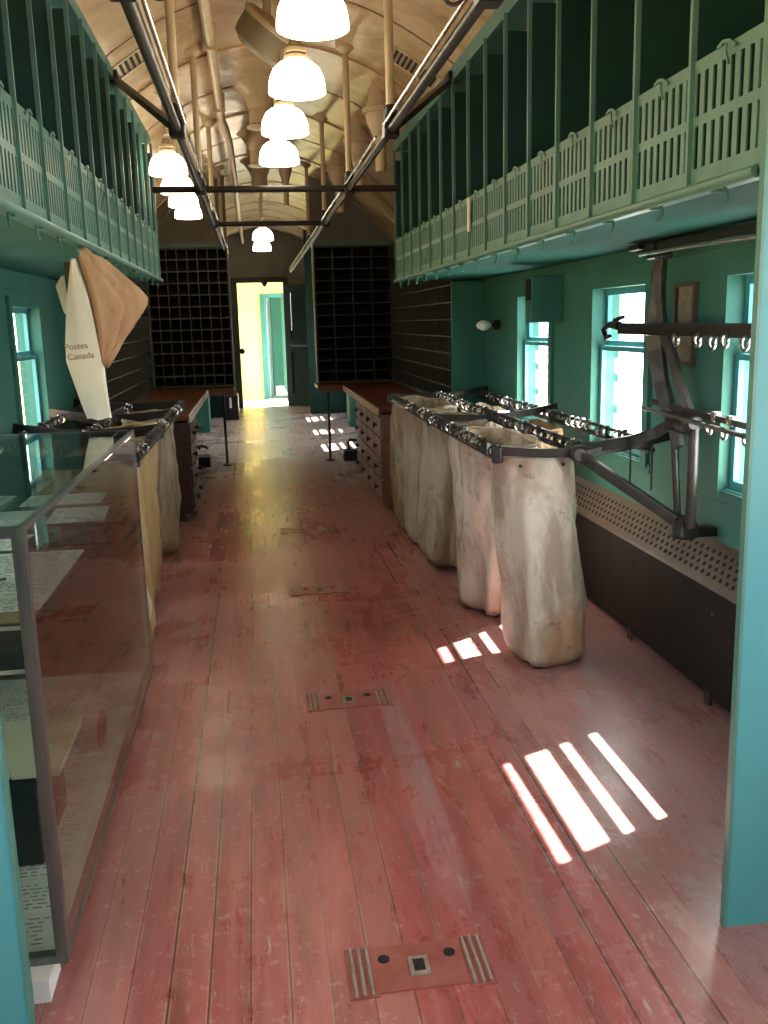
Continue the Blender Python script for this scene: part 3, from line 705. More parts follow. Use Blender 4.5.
# ------------------------------------------------------------------ mail bags
def bag_mesh(cx, cy, wx, wy, zt, zb, seed, bx=1.0, by=1.0, lean=(0, 0), p=4.0, fold=.012):
    rnd = random.Random(seed); N = 96; K = 34; mb = MB(); rings = []
    ph = [rnd.uniform(0, 6.28) for _ in range(8)]; fr = [rnd.choice((3, 4, 5)), rnd.choice((6, 7, 8)), rnd.choice((10, 11, 13)), rnd.choice((17, 19))]
    for j in range(K+1):
        t = j/K; z = zt+(zb-zt)*t
        sx = wx/2*(1+(bx-1)*t); sy = wy/2*(1+(by-1)*t)
        e = max(0, (t-.94)/.06); shrink = 1-.16*e*e
        ring = []
        for k in range(N):
            a = 2*PI*k/N; c, s_ = math.cos(a), math.sin(a)
            q = (abs(c)**p+abs(s_)**p)**(-1/p)
            amp = fold*(.25+1.2*min(1, t*1.6))
            f = sum(math.sin(fr[i]*a+ph[i]+t*(1.5+i)) * (1, .7, .5, .25)[i] for i in range(4))*amp
            f += .020*noise.noise(Vector((c*1.7+seed, s_*1.7, z*3.5))) + .008*noise.noise(Vector((c*5+seed, s_*5, z*11)))
            crease = -.006*max(0, 1-abs(t-(.3+.25*math.sin(a+ph[5])))/.05) - .005*max(0, 1-abs(t-(.7+.1*math.sin(2*a+ph[6])))/.04)
            rx = (sx*q)*shrink; ry = (sy*q)*shrink
            x = cx+lean[0]*t + c*(rx+f+crease); y = cy+lean[1]*t + s_*(ry+f+crease)
            zz = z + (.010*math.sin(2*a+ph[3])+.006*math.sin(5*a+ph[4]))*(1 if t < .1 else 0)
            ring.append(mb.bm.verts.new((x, y, zz)))
        rings.append(ring)
    for a, b in zip(rings, rings[1:]):
        for k in range(N): mb.bm.faces.new((a[k], a[(k+1) % N], b[(k+1) % N], b[k]))
    prev = rings[-1]; cxx = sum(v.co.x for v in prev)/N; cyy = sum(v.co.y for v in prev)/N
    for q, dz in ((.93, -.006), (.6, -.009), (.2, -.009)):
        cur = [mb.bm.verts.new((cxx+(v.co.x-cxx)*q, cyy+(v.co.y-cyy)*q, zb+dz)) for v in rings[-1]]
        for k in range(N): mb.bm.faces.new((prev[k], prev[(k+1) % N], cur[(k+1) % N], cur[k]))
        prev = cur
    mb.bm.faces.new(prev); return mb
def mail_bag(cx, cy, wx, wy, zt, zb, seed, mat, label, grom=True, group='canvas mail bags in the iron racks', **kw):
    r = empty('mail_bag', (cx, cy, zb-.009), label, 'mail bag', group)
    o = bag_mesh(cx, cy, wx, wy, zt, zb, seed, **kw).build('bag_body', mat, r, True)
    md = o.modifiers.new('thick', 'SOLIDIFY'); md.thickness = .003; md.offset = -1
    # hem folded over the rack rod
    h = MB(); N = 60; p = 4.0; pts = []
    for k in range(N+1):
        a = 2*PI*k/N; c, s_ = math.cos(a), math.sin(a); q = (abs(c)**p+abs(s_)**p)**(-1/p)
        pts.append((cx+c*wx/2*q*1.01, cy+s_*wy/2*q*1.01, zt-.008+.006*math.sin(5*a)))
    h.tube(pts, .008, 6); h.build('hem', mat, r, True)
    if grom:
        for k in range(3):
            x = cx-wx/2+wx*(k+.8)/3.6; MB().lathe((x, cy-wy/2-.010, zt-.030), [(.007, -.003), (.007, .003)], 12, Matrix.Rotation(PI/2, 3, 'X')).build('grommet', M['iron_grey'], r)
    return r
RZ = .845
ZB = .012
mail_bag(1.070, 3.555, .305, .25, RZ-.02, ZB, 3, M['canvas'], 'nearest tall canvas mail bag on the right, standing out in front of the rack', bx=.90, by=1.05, lean=(.035, -.105), fold=.006)
mail_bag(1.055, 4.15, .30, .74, RZ-.02, ZB, 11, M['canvas'], 'canvas mail bag behind the nearest one on the right, with a wide bright fold', bx=.90, by=.78, lean=(.02, .10), fold=.013)
mail_bag(1.05, 4.96, .29, .62, RZ-.01, ZB+.03, 21, M['canvas_grey'], 'greyish canvas mail bag third in the right rack, with dirty folds', bx=.8, by=.80, lean=(-.03, .04), fold=.014)
mail_bag(1.035, 5.80, .32, .88, RZ, ZB, 31, M['canvas_grey'], 'last canvas mail bag of the right rack next to the drawer cabinet', bx=.90, by=.95, lean=(.0, .02), fold=.016)
mail_bag(1.37, 4.55, .22, .40, RZ-.03, .30, 41, M['canvas_tan'], 'short brownish mail bag hung in the wall side row of the right rack', bx=.9, by=.9, fold=.014, grom=False)
mail_bag(1.37, 5.55, .22, .50, RZ-.03, .28, 51, M['canvas'], 'pale mail bag hung in the far wall side row of the right rack', bx=.9, by=.9, fold=.014, grom=False)
# left row
mail_bag(-.645, 3.93, .27, .42, RZ-.01, ZB, 61, M['canvas_ochre'], 'ochre canvas mail bag right behind the glass display case', bx=.92, by=.85, lean=(.0, .08), fold=.014)
mail_bag(-.66, 4.85, .26, .78, RZ-.01, ZB+.015, 71, M['canvas_ochre'], 'longer ochre canvas mail bag farther along the left rack', bx=.8, by=.9, lean=(.0, .0), fold=.016)
mail_bag(-.95, 4.75, .24, .60, RZ-.03, .25, 81, M['canvas_tan'], 'pale tan mail bag hung open in the wall side row of the left rack', bx=.9, by=.9, fold=.014, grom=False)
mail_bag(-.655, 5.75, .26, .66, RZ-.01, ZB, 91, M['canvas_grey'], 'darkest mail bag at the far end of the left rack before the drawer cabinet', bx=.9, by=.9, fold=.014, grom=False)
r = empty('cloth_scrap', (-.50, 3.66, 0), 'white cloth end hanging to the floor at the back corner of the display case', 'cloth')
mb = MB(); nx, nz = 6, 14; G = []
for j in range(nz+1):
    G.append([mb.bm.verts.new((-.475-.012*math.sin(j*.5)-.10*i/nx, 3.655+.010*math.sin(i*1.7+j*.6)+.01*(i/nx), .02+.36*j/nz)) for i in range(nx+1)])
for j in range(nz):
    for i in range(nx): mb.bm.faces.new((G[j][i], G[j][i+1], G[j+1][i+1], G[j+1][i]))
o = mb.build('cloth', M['cloth_white'], r, True); md = o.modifiers.new('t', 'SOLIDIFY'); md.thickness = .006

# ------------------------------------------------------------------ iron bag racks
def rack(s, label, ya, yb, arms):
    x1, x2, x3 = (.90, 1.235, 1.52) if s > 0 else (-.495, -.82, -1.12)
    r = empty('bag_rack', (x2, (ya+yb)/2, RZ), label, 'rack', 'iron mail bag racks')
    for xx, nm in ((x1, 'front_rail'), (x2, 'middle_rail'), (x3, 'wall_rail')):
        mb = MB()
        for dz in (.022, -.012):
            mb.box(xx-.005, xx+.005, ya, yb, RZ+dz-.007, RZ+dz+.007)
        mb.tube([(xx-s*.014, ya, RZ-.02), (xx-s*.014, yb, RZ-.02)], .006, 8)
        mb.build(nm, M['iron'], r)
        # hooks strung on the rail
        hm = MB(); hp = [(xx, ya+.05, RZ+.028)]
        for q in range(7):
            t = PI*.5-PI*1.25*q/6; hp.append((xx-s*(.012+.016*math.cos(t)), ya+.05, RZ+.006+.018*math.sin(t)))
        hm.tube(hp, .0045, 6); hm.box(xx-.010, xx+.010, ya+.043, ya+.057, RZ-.004, RZ+.036, .003)
        h0 = hm.build('hook', M['iron_grey'], r, True); me2 = h0.data.copy(); me2.materials[0] = M['steel']
        n = int((yb-ya-.1)/.105)
        for k in range(1, n):
            c = h0.copy(); C.objects.link(c); c.parent = r; c.location = (0, .105*k+random.uniform(-.03, .03), random.uniform(-.006, .004))
            if random.random() < .3: c.data = me2; c['label'] = 'bright steel hook'
    for y in arms:
        mb = MB(); pts = []
        for k in range(17):
            t = k/16; x = x1+(x3+s*.06-x1)*t; pts.append((x, y+.035*math.sin(PI*t*1.0)*(-1), RZ+.012-.020*math.sin(PI*t)+.03*t*t))
        mb.ribbon(pts, .022, .034 if s > 0 else .05)
        mb.lathe((x1-s*.004, y-.005, RZ-.004), [(.018, -.03), (.022, -.025), (.022, .025), (.018, .03)], 14)
        xm = x1+(x3-x1)*.52; mb.box(xm-.03, xm+.03, y-.055, y-.018, RZ-.022, RZ+.026, .005)
        mb.lathe((xm, y-.056, RZ+.002), [(.009, -.006), (.011, -.002), (.011, .003)], 10, Matrix.Rotation(PI/2, 3, 'X'))
        mb.build('curved_arm', M['iron_grey'] if s > 0 else M['iron'], r)
    return r
rack(1, 'black iron mail bag rack with hooks below the right windows', 3.42, 6.36, (3.43, 4.8, 6.3))
rack(-1, 'black iron mail bag rack with hooks behind the display case on the left', 3.68, 6.36, (3.75, 4.72, 5.55, 6.3))
mb = MB(); mb.box(.886, .891, 3.50, 3.545, RZ-.02, RZ+.03); tag(mb.build('paper_tag', M['white_paint'], loc=(.888, 3.52, RZ)), 'small white tag on the near end of the right rack rail', 'tag')
# second lower arm loop + wall link (part of the stanchion)
SX, SYp = 1.50, 3.26
r = empty('rack_stanchion', (SX, SYp, .57), 'tall black iron stanchion with branching arms standing above the heater on the right', 'stanchion')
def post(pts, w, nm='post', t=.022):
    mb = MB(); mb.ribbon(pts, w, t, (-1, -.35, 0)); return mb.build(nm, M['iron_grey'], r)
post([(SX, 3.16, .88), (SX, 3.19, .93), (SX, 3.25, 1.00), (SX, 3.33, 1.10), (SX, 3.385, 1.22), (SX, 3.385, 1.34), (SX, 3.375, 1.46), (SX, 3.37, 1.585)], [.034, .042, .054, .066, .078, .070, .050, .046], 'curved_post')
post([(SX+.01, 3.10, 1.00), (SX, 3.17, 1.10), (SX, 3.24, 1.20), (SX, 3.33, 1.30), (SX, 3.36, 1.40), (SX, 3.365, 1.52)], [.03, .034, .036, .036, .032, .028], 'branch_post')
mb = MB(); mb.tube([(SX+.01, 3.07, .60), (SX+.01, 3.07, .98)], .019, 12); mb.build('lower_post', M['iron_grey'], r, True)
mb = MB(); mb.tube([(SX+.0, 3.15, .60), (SX+.0, 3.21, .95)], .014, 12); mb.build('rod', M['iron'], r, True)
mb = MB(); mb.lathe((SX+.01, 3.11, .590), [(.045, -.032), (.052, -.024), (.048, .01), (.035, .03), (.028, .045)], 20); mb.box(SX+.0, XR, 3.075, 3.145, .560, .595, .008); mb.build('foot_bracket', M['iron'], r, True)
mb = MB(); mb.lathe((SX, 3.10, .975), [(.02, -.05), (.038, -.035), (.041, 0), (.038, .035), (.02, .05)], 18, Matrix.Rotation(PI/2, 3, 'X')); mb.box(SX-.025, SX+.025, 3.08, 3.24, .935, .98, .008); mb.build('knuckle', M['iron'], r, True)
mb = MB(); mb.box(SX-.045, SX+.03, 3.33, 3.41, 1.55, 1.612, .01); mb.bar((SX-.01, 3.52, 1.598), (SX-.01, 1.80, 1.59), .05, .034, bev=.006); mb.box(SX-.06, SX+.0, 3.44, 3.54, 1.59, 1.612, .006); mb.build('top_arm', M['iron'], r)
mb = MB(); mb.tube([(SX-.05, 3.45, 1.575), (SX-.05, 1.82, 1.560)], .009, 10); mb.build('top_rod', M['steel'], r, True)
mb = MB(); mb.bar((SX-.06, 3.60, 1.30), (SX-.06, 2.02, 1.295), .016, .044, bev=.004); mb.tube([(SX-.06, 3.60, 1.31), (SX-.06, 3.70, 1.315), (SX-.06, 3.77, 1.295), (SX-.06, 3.74, 1.26), (SX-.06, 3.70, 1.27)], [.018, .014, .012, .010, .008], 10)
mb.bar((SX-.06, 3.66, 1.33), (SX-.06, 3.56, 1.345), .012, .014); mb.build('middle_arm', M['iron'], r, True)
mb = MB()
mb.ring((SX-.075, 2.3, 1.262), .020, .005, 'x', 0, 2*PI, 14); h0 = mb.build('ring', M['steel'], r, True)
for k, y in enumerate((2.40, 2.52, 2.60, 2.72, 2.80, 2.9, 3.06)):
    c = h0.copy(); C.objects.link(c); c.parent = r; c.location = (0, y-2.3, random.uniform(-.004, .004))
mb = MB(); mb.bar((SX, 3.42, 1.025), (SX, 2.0, .985), .014, .020); mb.tube([(SX-.03, 3.42, 1.0), (SX-.03, 2.0, .962)], .009, 8); mb.build('lower_arm', M['iron_grey'], r)
mb = MB(); mb.ring((SX-.022, 2.3, .958), .017, .005, 'x', 0, 2*PI, 14); mb.box(SX-.010, SX+.012, 2.285, 2.315, .982, 1.015, .003); h0 = mb.build('ring_slide', M['steel'], r, True)
for y, dz in ((2.46, .004), (2.66, .008), (2.80, .012), (2.9, .016)):
    c = h0.copy(); C.objects.link(c); c.parent = r; c.location = (0, y-2.3, dz)
mb = MB(); mb.bar((1.20, 3.38, .838), (SX, 3.12, .605), .034, .040, bev=.005); mb.lathe((1.20, 3.385, .838), [(.024, -.03), (.032, -.02), (.032, .02), (.024, .03)], 16, Matrix.Rotation(PI/2, 3, 'X')); mb.build('diagonal_strut', M['iron_grey'], r)
pts = [(.93+.60*t, 3.40-.03*math.sin(PI*t), .80+.035*math.sin(PI*t*.5)+.07*t*t) for t in [k/14 for k in range(15)] if .38 < t]
mb = MB(); mb.ribbon(pts, .016, .022); mb.build('lower_loop', M['iron_grey'], r)
mb = MB(); mb.ribbon([(1.22, 3.385, .86), (1.30, 3.37, .868), (1.40, 3.35, .885), (1.47, 3.29, .92), (1.50, 3.22, .96)], .018, .040); mb.build('link_arm', M['iron_grey'], r)
for xx, yy_ in ((1.40, 3.36), (1.46, 3.30)):
    mb = MB(); mb.tube([(xx, yy_, .87), (xx, yy_, .70)], .004, 6); mb.build('hanging_pin', M['iron'], r)

# wall items
r = empty('framed_notice', (XR, 3.39, 1.18), 'framed brown notice on the right wall behind the iron stanchion', 'notice')
mb = MB(); mb.box(XR-.006, XR, 3.31, 3.46, 1.17, 1.455); mb.build('notice_sheet', M['frame_notice'], r)
mb = MB()
for a_, b_, c_, d_ in ((3.30, 3.315, 1.16, 1.465), (3.455, 3.47, 1.16, 1.465), (3.315, 3.455, 1.16, 1.175), (3.315, 3.455, 1.45, 1.465)): mb.box(XR-.018, XR, a_, b_, c_, d_)
mb.build('notice_frame', M['heater_top'], r)
r = empty('wall_box', (1.54, 4.88, 1.33), 'teal metal box fixed to the right wall beside the farthest visible window', 'box')
mb = MB(); mb.box(1.45, XR, 4.83, 4.95, 1.325, 1.565, .004); mb.build('body', M['teal'], r)
mb = MB(); mb.box(1.446, 1.45, 4.845, 4.935, 1.44, 1.55); mb.build('opening', M['hole'], r)
r = empty('wall_light', (1.56, 6.15, 1.31), 'small wall fitting with a grey bulb next to the teal end board', 'light fitting')
mb = MB(); mb.lathe((XR-.03, 6.1, 1.31), [(.03, -.02), (.035, 0), (.03, .02)], 14, Matrix.Rotation(PI/2, 3, 'Y')); mb.tube([(XR-.03, 6.1, 1.31), (1.55, 6.08, 1.31)], .014, 8); mb.build('holder', M['iron'], r, True)
mb = MB(); mb.lathe((1.55, 6.08, 1.31), [(.012, 0), (.03, .03), (.034, .06), (.02, .09), (.004, .1)], 16, Matrix.Rotation(-PI/2, 3, 'Y')); mb.build('bulb', M['paper'], r, True)

# ------------------------------------------------------------------ hanging bag at left
r = empty('hanging_mail_bag', (-.61, 3.6, 1.02), 'white and tan canvas mail bag hanging by one corner from the left overhead shelf', 'mail bag')
secs = [(1.60, -.640, -.625, .03), (1.54, -.652, -.612, .05), (1.46, -.668, -.590, .08), (1.38, -.678, -.580, .10), (1.31, -.686, -.574, .11), (1.235, -.690, -.565, .11), (1.15, -.668, -.562, .09), (1.08, -.650, -.556, .06), (1.02, -.632, -.550, .03)]
mb = MB(); rings = []; n = 9
for z, xl, xr, dp in secs:
    ring = []
    for k in range(n): u = k/(n-1); ring.append(mb.bm.verts.new((xl+(xr-xl)*u, 3.60-.012*math.sin(PI*u)+.006*noise.noise(Vector((u*3, z*9, 0))), z+.004*math.sin(u*9))))
    for k in range(n): u = 1-k/(n-1); ring.append(mb.bm.verts.new((xl+(xr-xl)*u+.004, 3.61+dp*(.35+.65*math.sin(PI*min(1, u+.15))), z)))
    rings.append(ring)
for a, b in zip(rings, rings[1:]):
    m_ = len(a)
    for k in range(m_): mb.bm.faces.new((a[k], a[(k+1) % m_], b[(k+1) % m_], b[k]))
mb.bm.faces.new(rings[0][::-1]); mb.bm.faces.new(rings[-1]); mb.build('bag_side', M['cloth_white'], r, True)
# tan flap: patch between T, R, B with bulge and thickness
T = Vector((-.618, 3.60, 1.632)); Rr = Vector((-.438, 4.0, 1.460)); Bt = Vector((-.572, 3.62, 1.225)); T2 = Vector((-.600, 3.63, 1.640))
mb = MB(); n = 22; G = []
nv = (Rr-T).cross(Bt-T).normalized()
if nv.x < 0: nv = -nv
for j in range(n+1):
    v = j/n; row = []
    L0 = T.lerp(Bt, v); L0.x += .012*math.sin(PI*v)
    R0 = (T2.lerp(Rr, min(1, v/.52)) if v < .52 else Rr.lerp(Bt+Vector((.012, .01, -.005)), (v-.52)/.48))
    for i in range(n+1):
        u = i/n; p = L0.lerp(R0, u)
        p += nv*(.030*math.sin(PI*u)*math.sin(PI*v) + .010*math.sin(7*u+3*v)*u + .008*math.sin(16*u-4*v)*math.sin(PI*u) + .006*noise.noise(p*14))
        row.append(mb.bm.verts.new(p))
    G.append(row)
for j in range(n):
    for i in range(n): mb.bm.faces.new((G[j][i], G[j][i+1], G[j+1][i+1], G[j+1][i]))
bmesh.ops.remove_doubles(mb.bm, verts=mb.bm.verts, dist=1e-5)
o = mb.build('bag_mouth', M['canvas_tan'], r, True); md = o.modifiers.new('t', 'SOLIDIFY'); md.thickness = .02; md.offset = -1
for u, v in ((.35, .15), (.75, .42)):
    p = T.lerp(Rr, u).lerp(Bt, v*.3)+nv*.022; MB().lathe(p, [(.006, -.003), (.010, 0), (.006, .004)], 12, nv.to_track_quat('Z', 'Y').to_matrix()).build('grommet', M['iron_grey'], r, True)
mb = MB(); mb.tube([(-.612, 3.61, 1.60), (-.612, 3.61, 1.64), (-.60, 3.60, 1.655)], .006, 8); mb.build('hanging_loop', M['iron_grey'], r, True)
def text(body, size, loc, rot, mat, parent, name, ext=.0006):
    cu = bpy.data.curves.new(name, 'FONT'); cu.body = body; cu.size = size; cu.extrude = ext; cu.align_x = 'LEFT'
    to = bpy.data.objects.new(name, cu); C.objects.link(to)
    dg = bpy.context.evaluated_depsgraph_get(); me = bpy.data.meshes.new_from_object(to.evaluated_get(dg))
    bpy.data.objects.remove(to)
    me.materials.clear(); me.materials.append(mat)
    ob = bpy.data.objects.new(name, me); C.objects.link(ob)
    ob.parent = parent; ob.location = Vector(loc)-ORG[parent]; ob.rotation_euler = rot; return ob
text('Postes', .032, (-.688, 3.584, 1.276), (PI/2, -.08, 0), M['ink'], r, 'lettering')
text('Canada', .032, (-.680, 3.584, 1.240), (PI/2, -.08, 0), M['ink'], r, 'lettering')
r = empty('wooden_tag_frame', (-.70, 3.62, 1.33), 'small grey wooden label frame hanging behind the white and tan mail bag', 'label holder')
mb = MB(); mb.obox((-.665, 3.70, 1.50), (.030, .02, .19), Matrix.Rotation(-.05, 3, 'Y')); mb.build('board', M['olive_light'], r)
mb = MB(); mb.prism([(-.722, 1.51), (-.70, 1.545), (-.688, 1.55), (-.680, 1.405), (-.70, 1.41)], 3.70, 3.706, 'y'); mb.build('card', M['paper'], r)

# ------------------------------------------------------------------ display case
CX0, CX1, CY0, CY1, CZ0, CZ1 = -1.14, -.452, 1.80, 3.50, .05, .985
r = empty('display_case', (-.8, 2.65, 0), 'glass display case with grey metal frame full of postal exhibits at the left', 'display case')
mb = MB(); f = .024
for x in (CX0, CX1-f):
    for y in (CY0, CY1-f):
        ff = f if not (x > -.6 and y > 3) else .010
        mb.box(x+(f-ff), x+f, y+(f-ff), y+f, CZ0, CZ1)
for y in (CY0, CY1-f):
    mb.box(CX0+f, CX1-f, y, y+f, CZ0, CZ0+.018)
mb.box(CX0+f, CX1-f, CY0, CY0+f, CZ1-.02, CZ1)
mb.box(CX0+f, CX1-f, CY1-.010, CY1, CZ1-.008, CZ1)
for x in (CX0, CX1-.012): mb.box(x, x+.012, CY0+f, CY1-f, CZ1-.012, CZ1)
for x in (CX0, CX1-.008): mb.box(x, x+.008, CY0+f, CY1-f, CZ0, CZ0+.012)
mb.build('metal_frame', M['alum'], r)
for nm, bx in (('top_glass', (CX0+f, CX1-.012, CY0+f, CY1-.012, CZ1-.007, CZ1-.001)), ('side_glass', (CX1-.007, CX1-.001, CY0+f, CY1-.012, CZ0+.012, CZ1-.012)),
               ('front_glass', (CX0+f, CX1-f, CY0+.006, CY0+.012, CZ0+.018, CZ1-.02))):
    mb = MB(); mb.box(*bx); mb.build(nm, M['case_side'] if nm == 'side_glass' else M['case_glass'], r)
mb = MB(); mb.box(CX0+.01, CX1-.03, CY0+.01, CY1-.01, CZ0, CZ0+.012); mb.build('floor_board', M['paper'], r)
mb = MB(); mb.box(CX0+.06, CX1-.03, CY0-.05, CY0+.05, 0, CZ0); mb.build('foot_block', M['white_paint'], r)
mb = MB(); mb.box(CX0+.06, CX1-.06, CY0+.05, CY1-.05, 0, CZ0); mb.build('plinth', M['iron'], r)
for z, ya, yb in ((.765, 1.86, 3.42), (.68, 1.84, 1.98)):
    mb = MB(); mb.box(CX0+.03, CX1-.02, ya, yb, z, z+.008); g = mb.build('glass_shelf', M['case_glass'], r)
    mb = MB(); mb.box(CX0+.03, CX1-.02, ya-.003, ya, z, z+.008); mb.build('shelf_edge', M['white_paint'], g)
mb = MB(); mb.box(CX0+.004, CX0+.012, CY0+f, CY1-f, CZ0+.01, CZ1-.012); mb.box(CX0+f, CX1-.02, CY1-.018, CY1-.012, CZ0+.012, .70); mb.build('back_board', M['heater_top'], r)

def sheet(x0, x1, y0, y1, z, mat, name, label, cat='paper', lines=True, rot=0, group=None, th=.002):
    cx, cy = (x0+x1)/2, (y0+y1)/2
    rr_ = empty(name, (cx, cy, z), label, cat, group); rr_.rotation_euler = (0, 0, rot)
    mb = MB(); mb.box(x0, x1, y0, y1, z, z+th); mb.build('sheet', mat, rr_)
    if lines:
        mb = MB(); n = max(3, int((y1-y0)/.016)); rd = random.Random(int(x0*1000)+int(y0*777))
        for k in range(n):
            y = y0+.012+(y1-y0-.02)*k/n; x = x0+.012
            while x < x1-.02:
                w = rd.uniform(.008, .03); 
                if rd.random() < .8: mb.box(x, min(x+w, x1-.01), y, y+.0045, z+th, z+th+.0004)
                x += w+.008
        mb.build('writing', M['ink_dark'], rr_)
    return rr_
# papers on the upper shelf
sheet(-.86, -.475, 2.24, 2.49, .775, M['paper'], 'document', 'large white document on the glass shelf, farthest sheet back', group='papers on the case shelf')
sheet(-.80, -.475, 2.07, 2.235, .775, M['paper'], 'document', 'middle pinkish white document on the glass shelf', group='papers on the case shelf')
sheet(-.66, -.475, 1.955, 2.065, .775, M['paper'], 'document', 'small pale card nearest on the glass shelf beside the case post', group='papers on the case shelf')
sheet(-.80, -.475, 1.872, 1.945, .775, M['manila'], 'folder', 'brown manila folder at the front of the glass shelf', lines=False)
# papers seen through the top glass
for k, (x0, x1, y0, y1, ro, lab) in enumerate(((-1.08, -.86, 2.10, 2.32, .08, 'pale certificate lying nearest the wall on the case shelf'), (-.83, -.66, 2.53, 2.72, -.1, 'small letter lying behind the large document in the case'), (-1.08, -.90, 2.40, 2.66, .05, 'letter lying at the back left of the case shelf'),
        (-.66, -.49, 2.86, 3.10, .06, 'pale letter near the glass side toward the back of the case shelf'), (-.90, -.70, 2.82, 3.08, -.05, 'wide pale letter in the middle of the back half of the case shelf'),
        (-1.10, -.94, 2.86, 3.12, .03, 'narrow pale letter by the wall in the back half of the case shelf'), (-.80, -.54, 3.16, 3.36, .02, 'farthest back pale letter on the case shelf'), (-1.08, -.86, 3.18, 3.38, -.04, 'farthest back letter on the wall side of the case shelf'))):
    sheet(x0, x1, y0, y1, .776+.0005*k, M['paper'], 'letter', lab, rot=ro, group='papers on the case shelf')
mb = MB(); mb.box(-.90, -.70, 2.74, 2.75, .765, .80); 
mb.bm.free()
# round black hand stamp and iron lock near the front
r = empty('hand_cuffs', (-.72, 1.93, .775), 'black iron ring lock lying on the shelf at the far left of the case', 'lock')
mb = MB(); mb.ring((-.735, 2.02, .79), .035, .009, 'z'); mb.ring((-.70, 1.975, .79), .03, .008, 'z'); mb.box(-.735, -.70, 1.985, 2.01, .777, .80, .004); mb.build('body', M['iron'], r, True)
r = empty('scissors', (-.68, 2.15, .777), 'black shears lying across the documents in the display case', 'shears')
mb = MB(); mb.ring((-.735, 2.13, .787), .022, .005, 'z'); mb.ring((-.735, 2.18, .787), .022, .005, 'z'); mb.build('handles', M['iron'], r, True)
mb = MB(); mb.bar((-.715, 2.135, .787), (-.60, 2.19, .787), .012, .005); mb.bar((-.715, 2.175, .790), (-.61, 2.14, .790), .012, .005); mb.build('blades', M['iron'], r)
# lower exhibits
r = empty('stamp_box', (-.66, 2.3, .067), 'black box standing on the bottom of the display case under the cream booklets', 'box')
mb = MB(); mb.box(-.86, -.575, 2.16, 2.46, .067, .27, .006); mb.build('body', M['black'], r)
mb = MB(); mb.box(-.865, -.570, 2.155, 2.465, .27, .30, .006); mb.build('lid', M['black'], r)
for k, (x0, x1, lab) in enumerate(((-.80, -.632, 'left cream booklet on the black box in the display case'), (-.628, -.515, 'right cream booklet on the black box in the display case'))):
    rb = empty('booklet', ((x0+x1)/2, 2.3, .302), lab, 'booklet', 'cream booklets in the case')
    mb = MB(); mb.box(x0, x1, 2.15, 2.45, .301, .320, .003); mb.build('pages', M['cream_card'], rb)
    mb = MB(); mb.box(x0-.002, x1+.002, 2.148, 2.452, .320, .324); mb.build('cover', M['cream_card'], rb)
# sheets of writing covering the case bottom
labs = {}
i = 0; y = 1.84
while y < 3.42:
    for j, x in enumerate((-1.10, -.95, -.80, -.65)):
        row = i
        lab = 'small handwritten sheet in the rows covering the display case bottom'
        sheet(x+.003, x+.143, y, y+.125, CZ0+.0125, M['paper'], 'handwritten_sheet', lab, rot=random.uniform(-.03, .03), group='handwritten sheets on the case bottom', th=.0015)
    y += .133; i += 1
r = empty('coiled_strap', (-.52, 2.75, .08), 'brown coiled leather strap on the bottom of the display case', 'strap')
mb = MB()
for k in range(3): mb.ring((-.535, 2.80+.02*k, .115+.004*k), .038+.004*k, .006, 'x')
mb.build('coil', M['wood_red'], r, True)

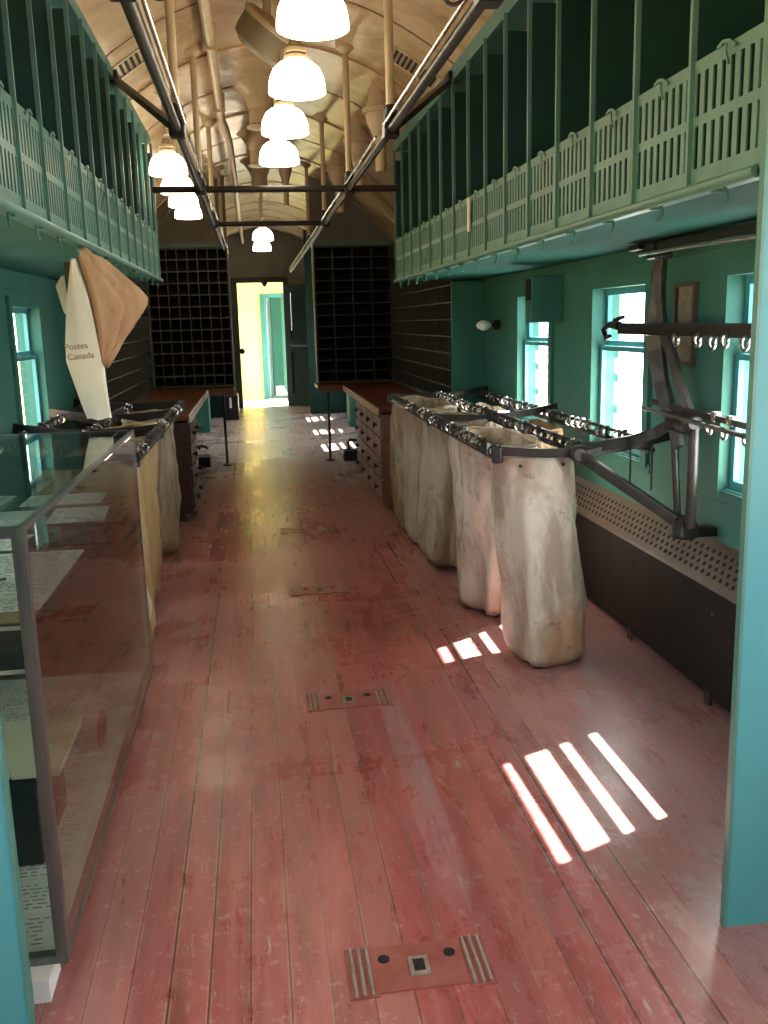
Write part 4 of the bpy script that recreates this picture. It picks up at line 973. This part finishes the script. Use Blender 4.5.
# ------------------------------------------------------------------ floor hatches
def hatch(cx, cy, label, sc_=1.0):
    r = empty('floor_hatch', (cx, cy, 0), label, 'floor hatch', 'iron hatch plates in the floor')
    mb = MB(); w, d_ = .095*sc_, .115
    mb.box(cx-w, cx+w, cy-d_*.62, cy+d_*.62, -.002, .004, .001); mb.build('plate', M['hatch'], r)
    for s in (-1, 1):
        mb = MB(); mb.box(cx+s*(w+.029)-.030, cx+s*(w+.029)+.030, cy-d_*.70, cy+d_*.64, -.001, .0035, .001); sp = mb.build('socket_plate', M['hatch'], r)
        for q in range(3): MB().box(cx+s*(w+.012+q*.017)-.004, cx+s*(w+.012+q*.017)+.004, cy-d_*.68, cy+d_*.62, .0, .009, .003).build('rib', M['hatch_worn'], sp)
        MB().lathe((cx+s*.072*sc_, cy+.028, .004), [(.013, -.003), (.013, .0015)], 16).build('bolt_hole', M['hole'], r)
    mb = MB(); mb.box(cx-.022, cx+.022, cy-.035, cy+.025, .003, .007, .001); mb.build('keyhole_plate', M['hatch_worn'], r)
    mb = MB(); mb.box(cx-.012, cx+.012, cy-.022, cy+.014, .006, .0078); mb.build('keyhole', M['hole'], r)
hatch(.28, 1.73, 'nearest iron hatch plate in the red floor, at the bottom of the photo')
hatch(.275, 3.18, 'second iron hatch plate in the red floor, beside the sun patches')
hatch(.27, 4.63, 'third iron hatch plate in the red floor')
hatch(.26, 6.08, 'faint fourth iron hatch plate in the red floor')

# ------------------------------------------------------------------ camera
c0 = Vector((384, 512)); f_ = 930.0; V1 = Vector((253, 325))
F = Vector((V1.x-c0.x, V1.y-c0.y, f_)).normalized()
x2 = 500.0; y2 = -(f_*f_+(V1.x-c0.x)*(x2-c0.x))/(V1.y-c0.y)
D = Vector((x2-c0.x, y2, f_)).normalized(); R_ = D.cross(F)
# rows: world x, y, z expressed in camera space (x right, y down, z forward)
Mw = Matrix((R_, F, -D))
right = Mw @ Vector((1, 0, 0)); up = -(Mw @ Vector((0, 1, 0))); back = -(Mw @ Vector((0, 0, 1)))
rotm = Matrix((right, up, back)).transposed()
cam = bpy.data.cameras.new('camera'); cam.sensor_fit = 'HORIZONTAL'; cam.sensor_width = 36; cam.lens = f_/768*36
cam.clip_start = .05; cam.clip_end = 200
co_ = bpy.data.objects.new('camera', cam); C.objects.link(co_)
co_.matrix_world = Matrix.Translation((0, 0, 1.35)) @ rotm.to_4x4()
sc.camera = co_

# ------------------------------------------------------------------ light
w = bpy.data.worlds.new('sky'); sc.world = w; w.use_nodes = True
bg = w.node_tree.nodes['Background']; bg.inputs[0].default_value = (.86, .95, 1.0, 1); bg.inputs[1].default_value = 8.8
sun = bpy.data.lights.new('sun', 'SUN'); sun.energy = 90; sun.angle = math.radians(.6); sun.color = (1, .96, .88)
so = bpy.data.objects.new('sun', sun); C.objects.link(so)
dv = Vector((-1, -.45, -1.33)); so.rotation_euler = dv.to_track_quat('-Z', 'Y').to_euler()
sc.view_settings.view_transform = 'Standard'; sc.view_settings.look = 'None'
sc.view_settings.gamma = 1; sc.view_settings.use_curve_mapping = False
sc.view_settings.exposure = 0.0
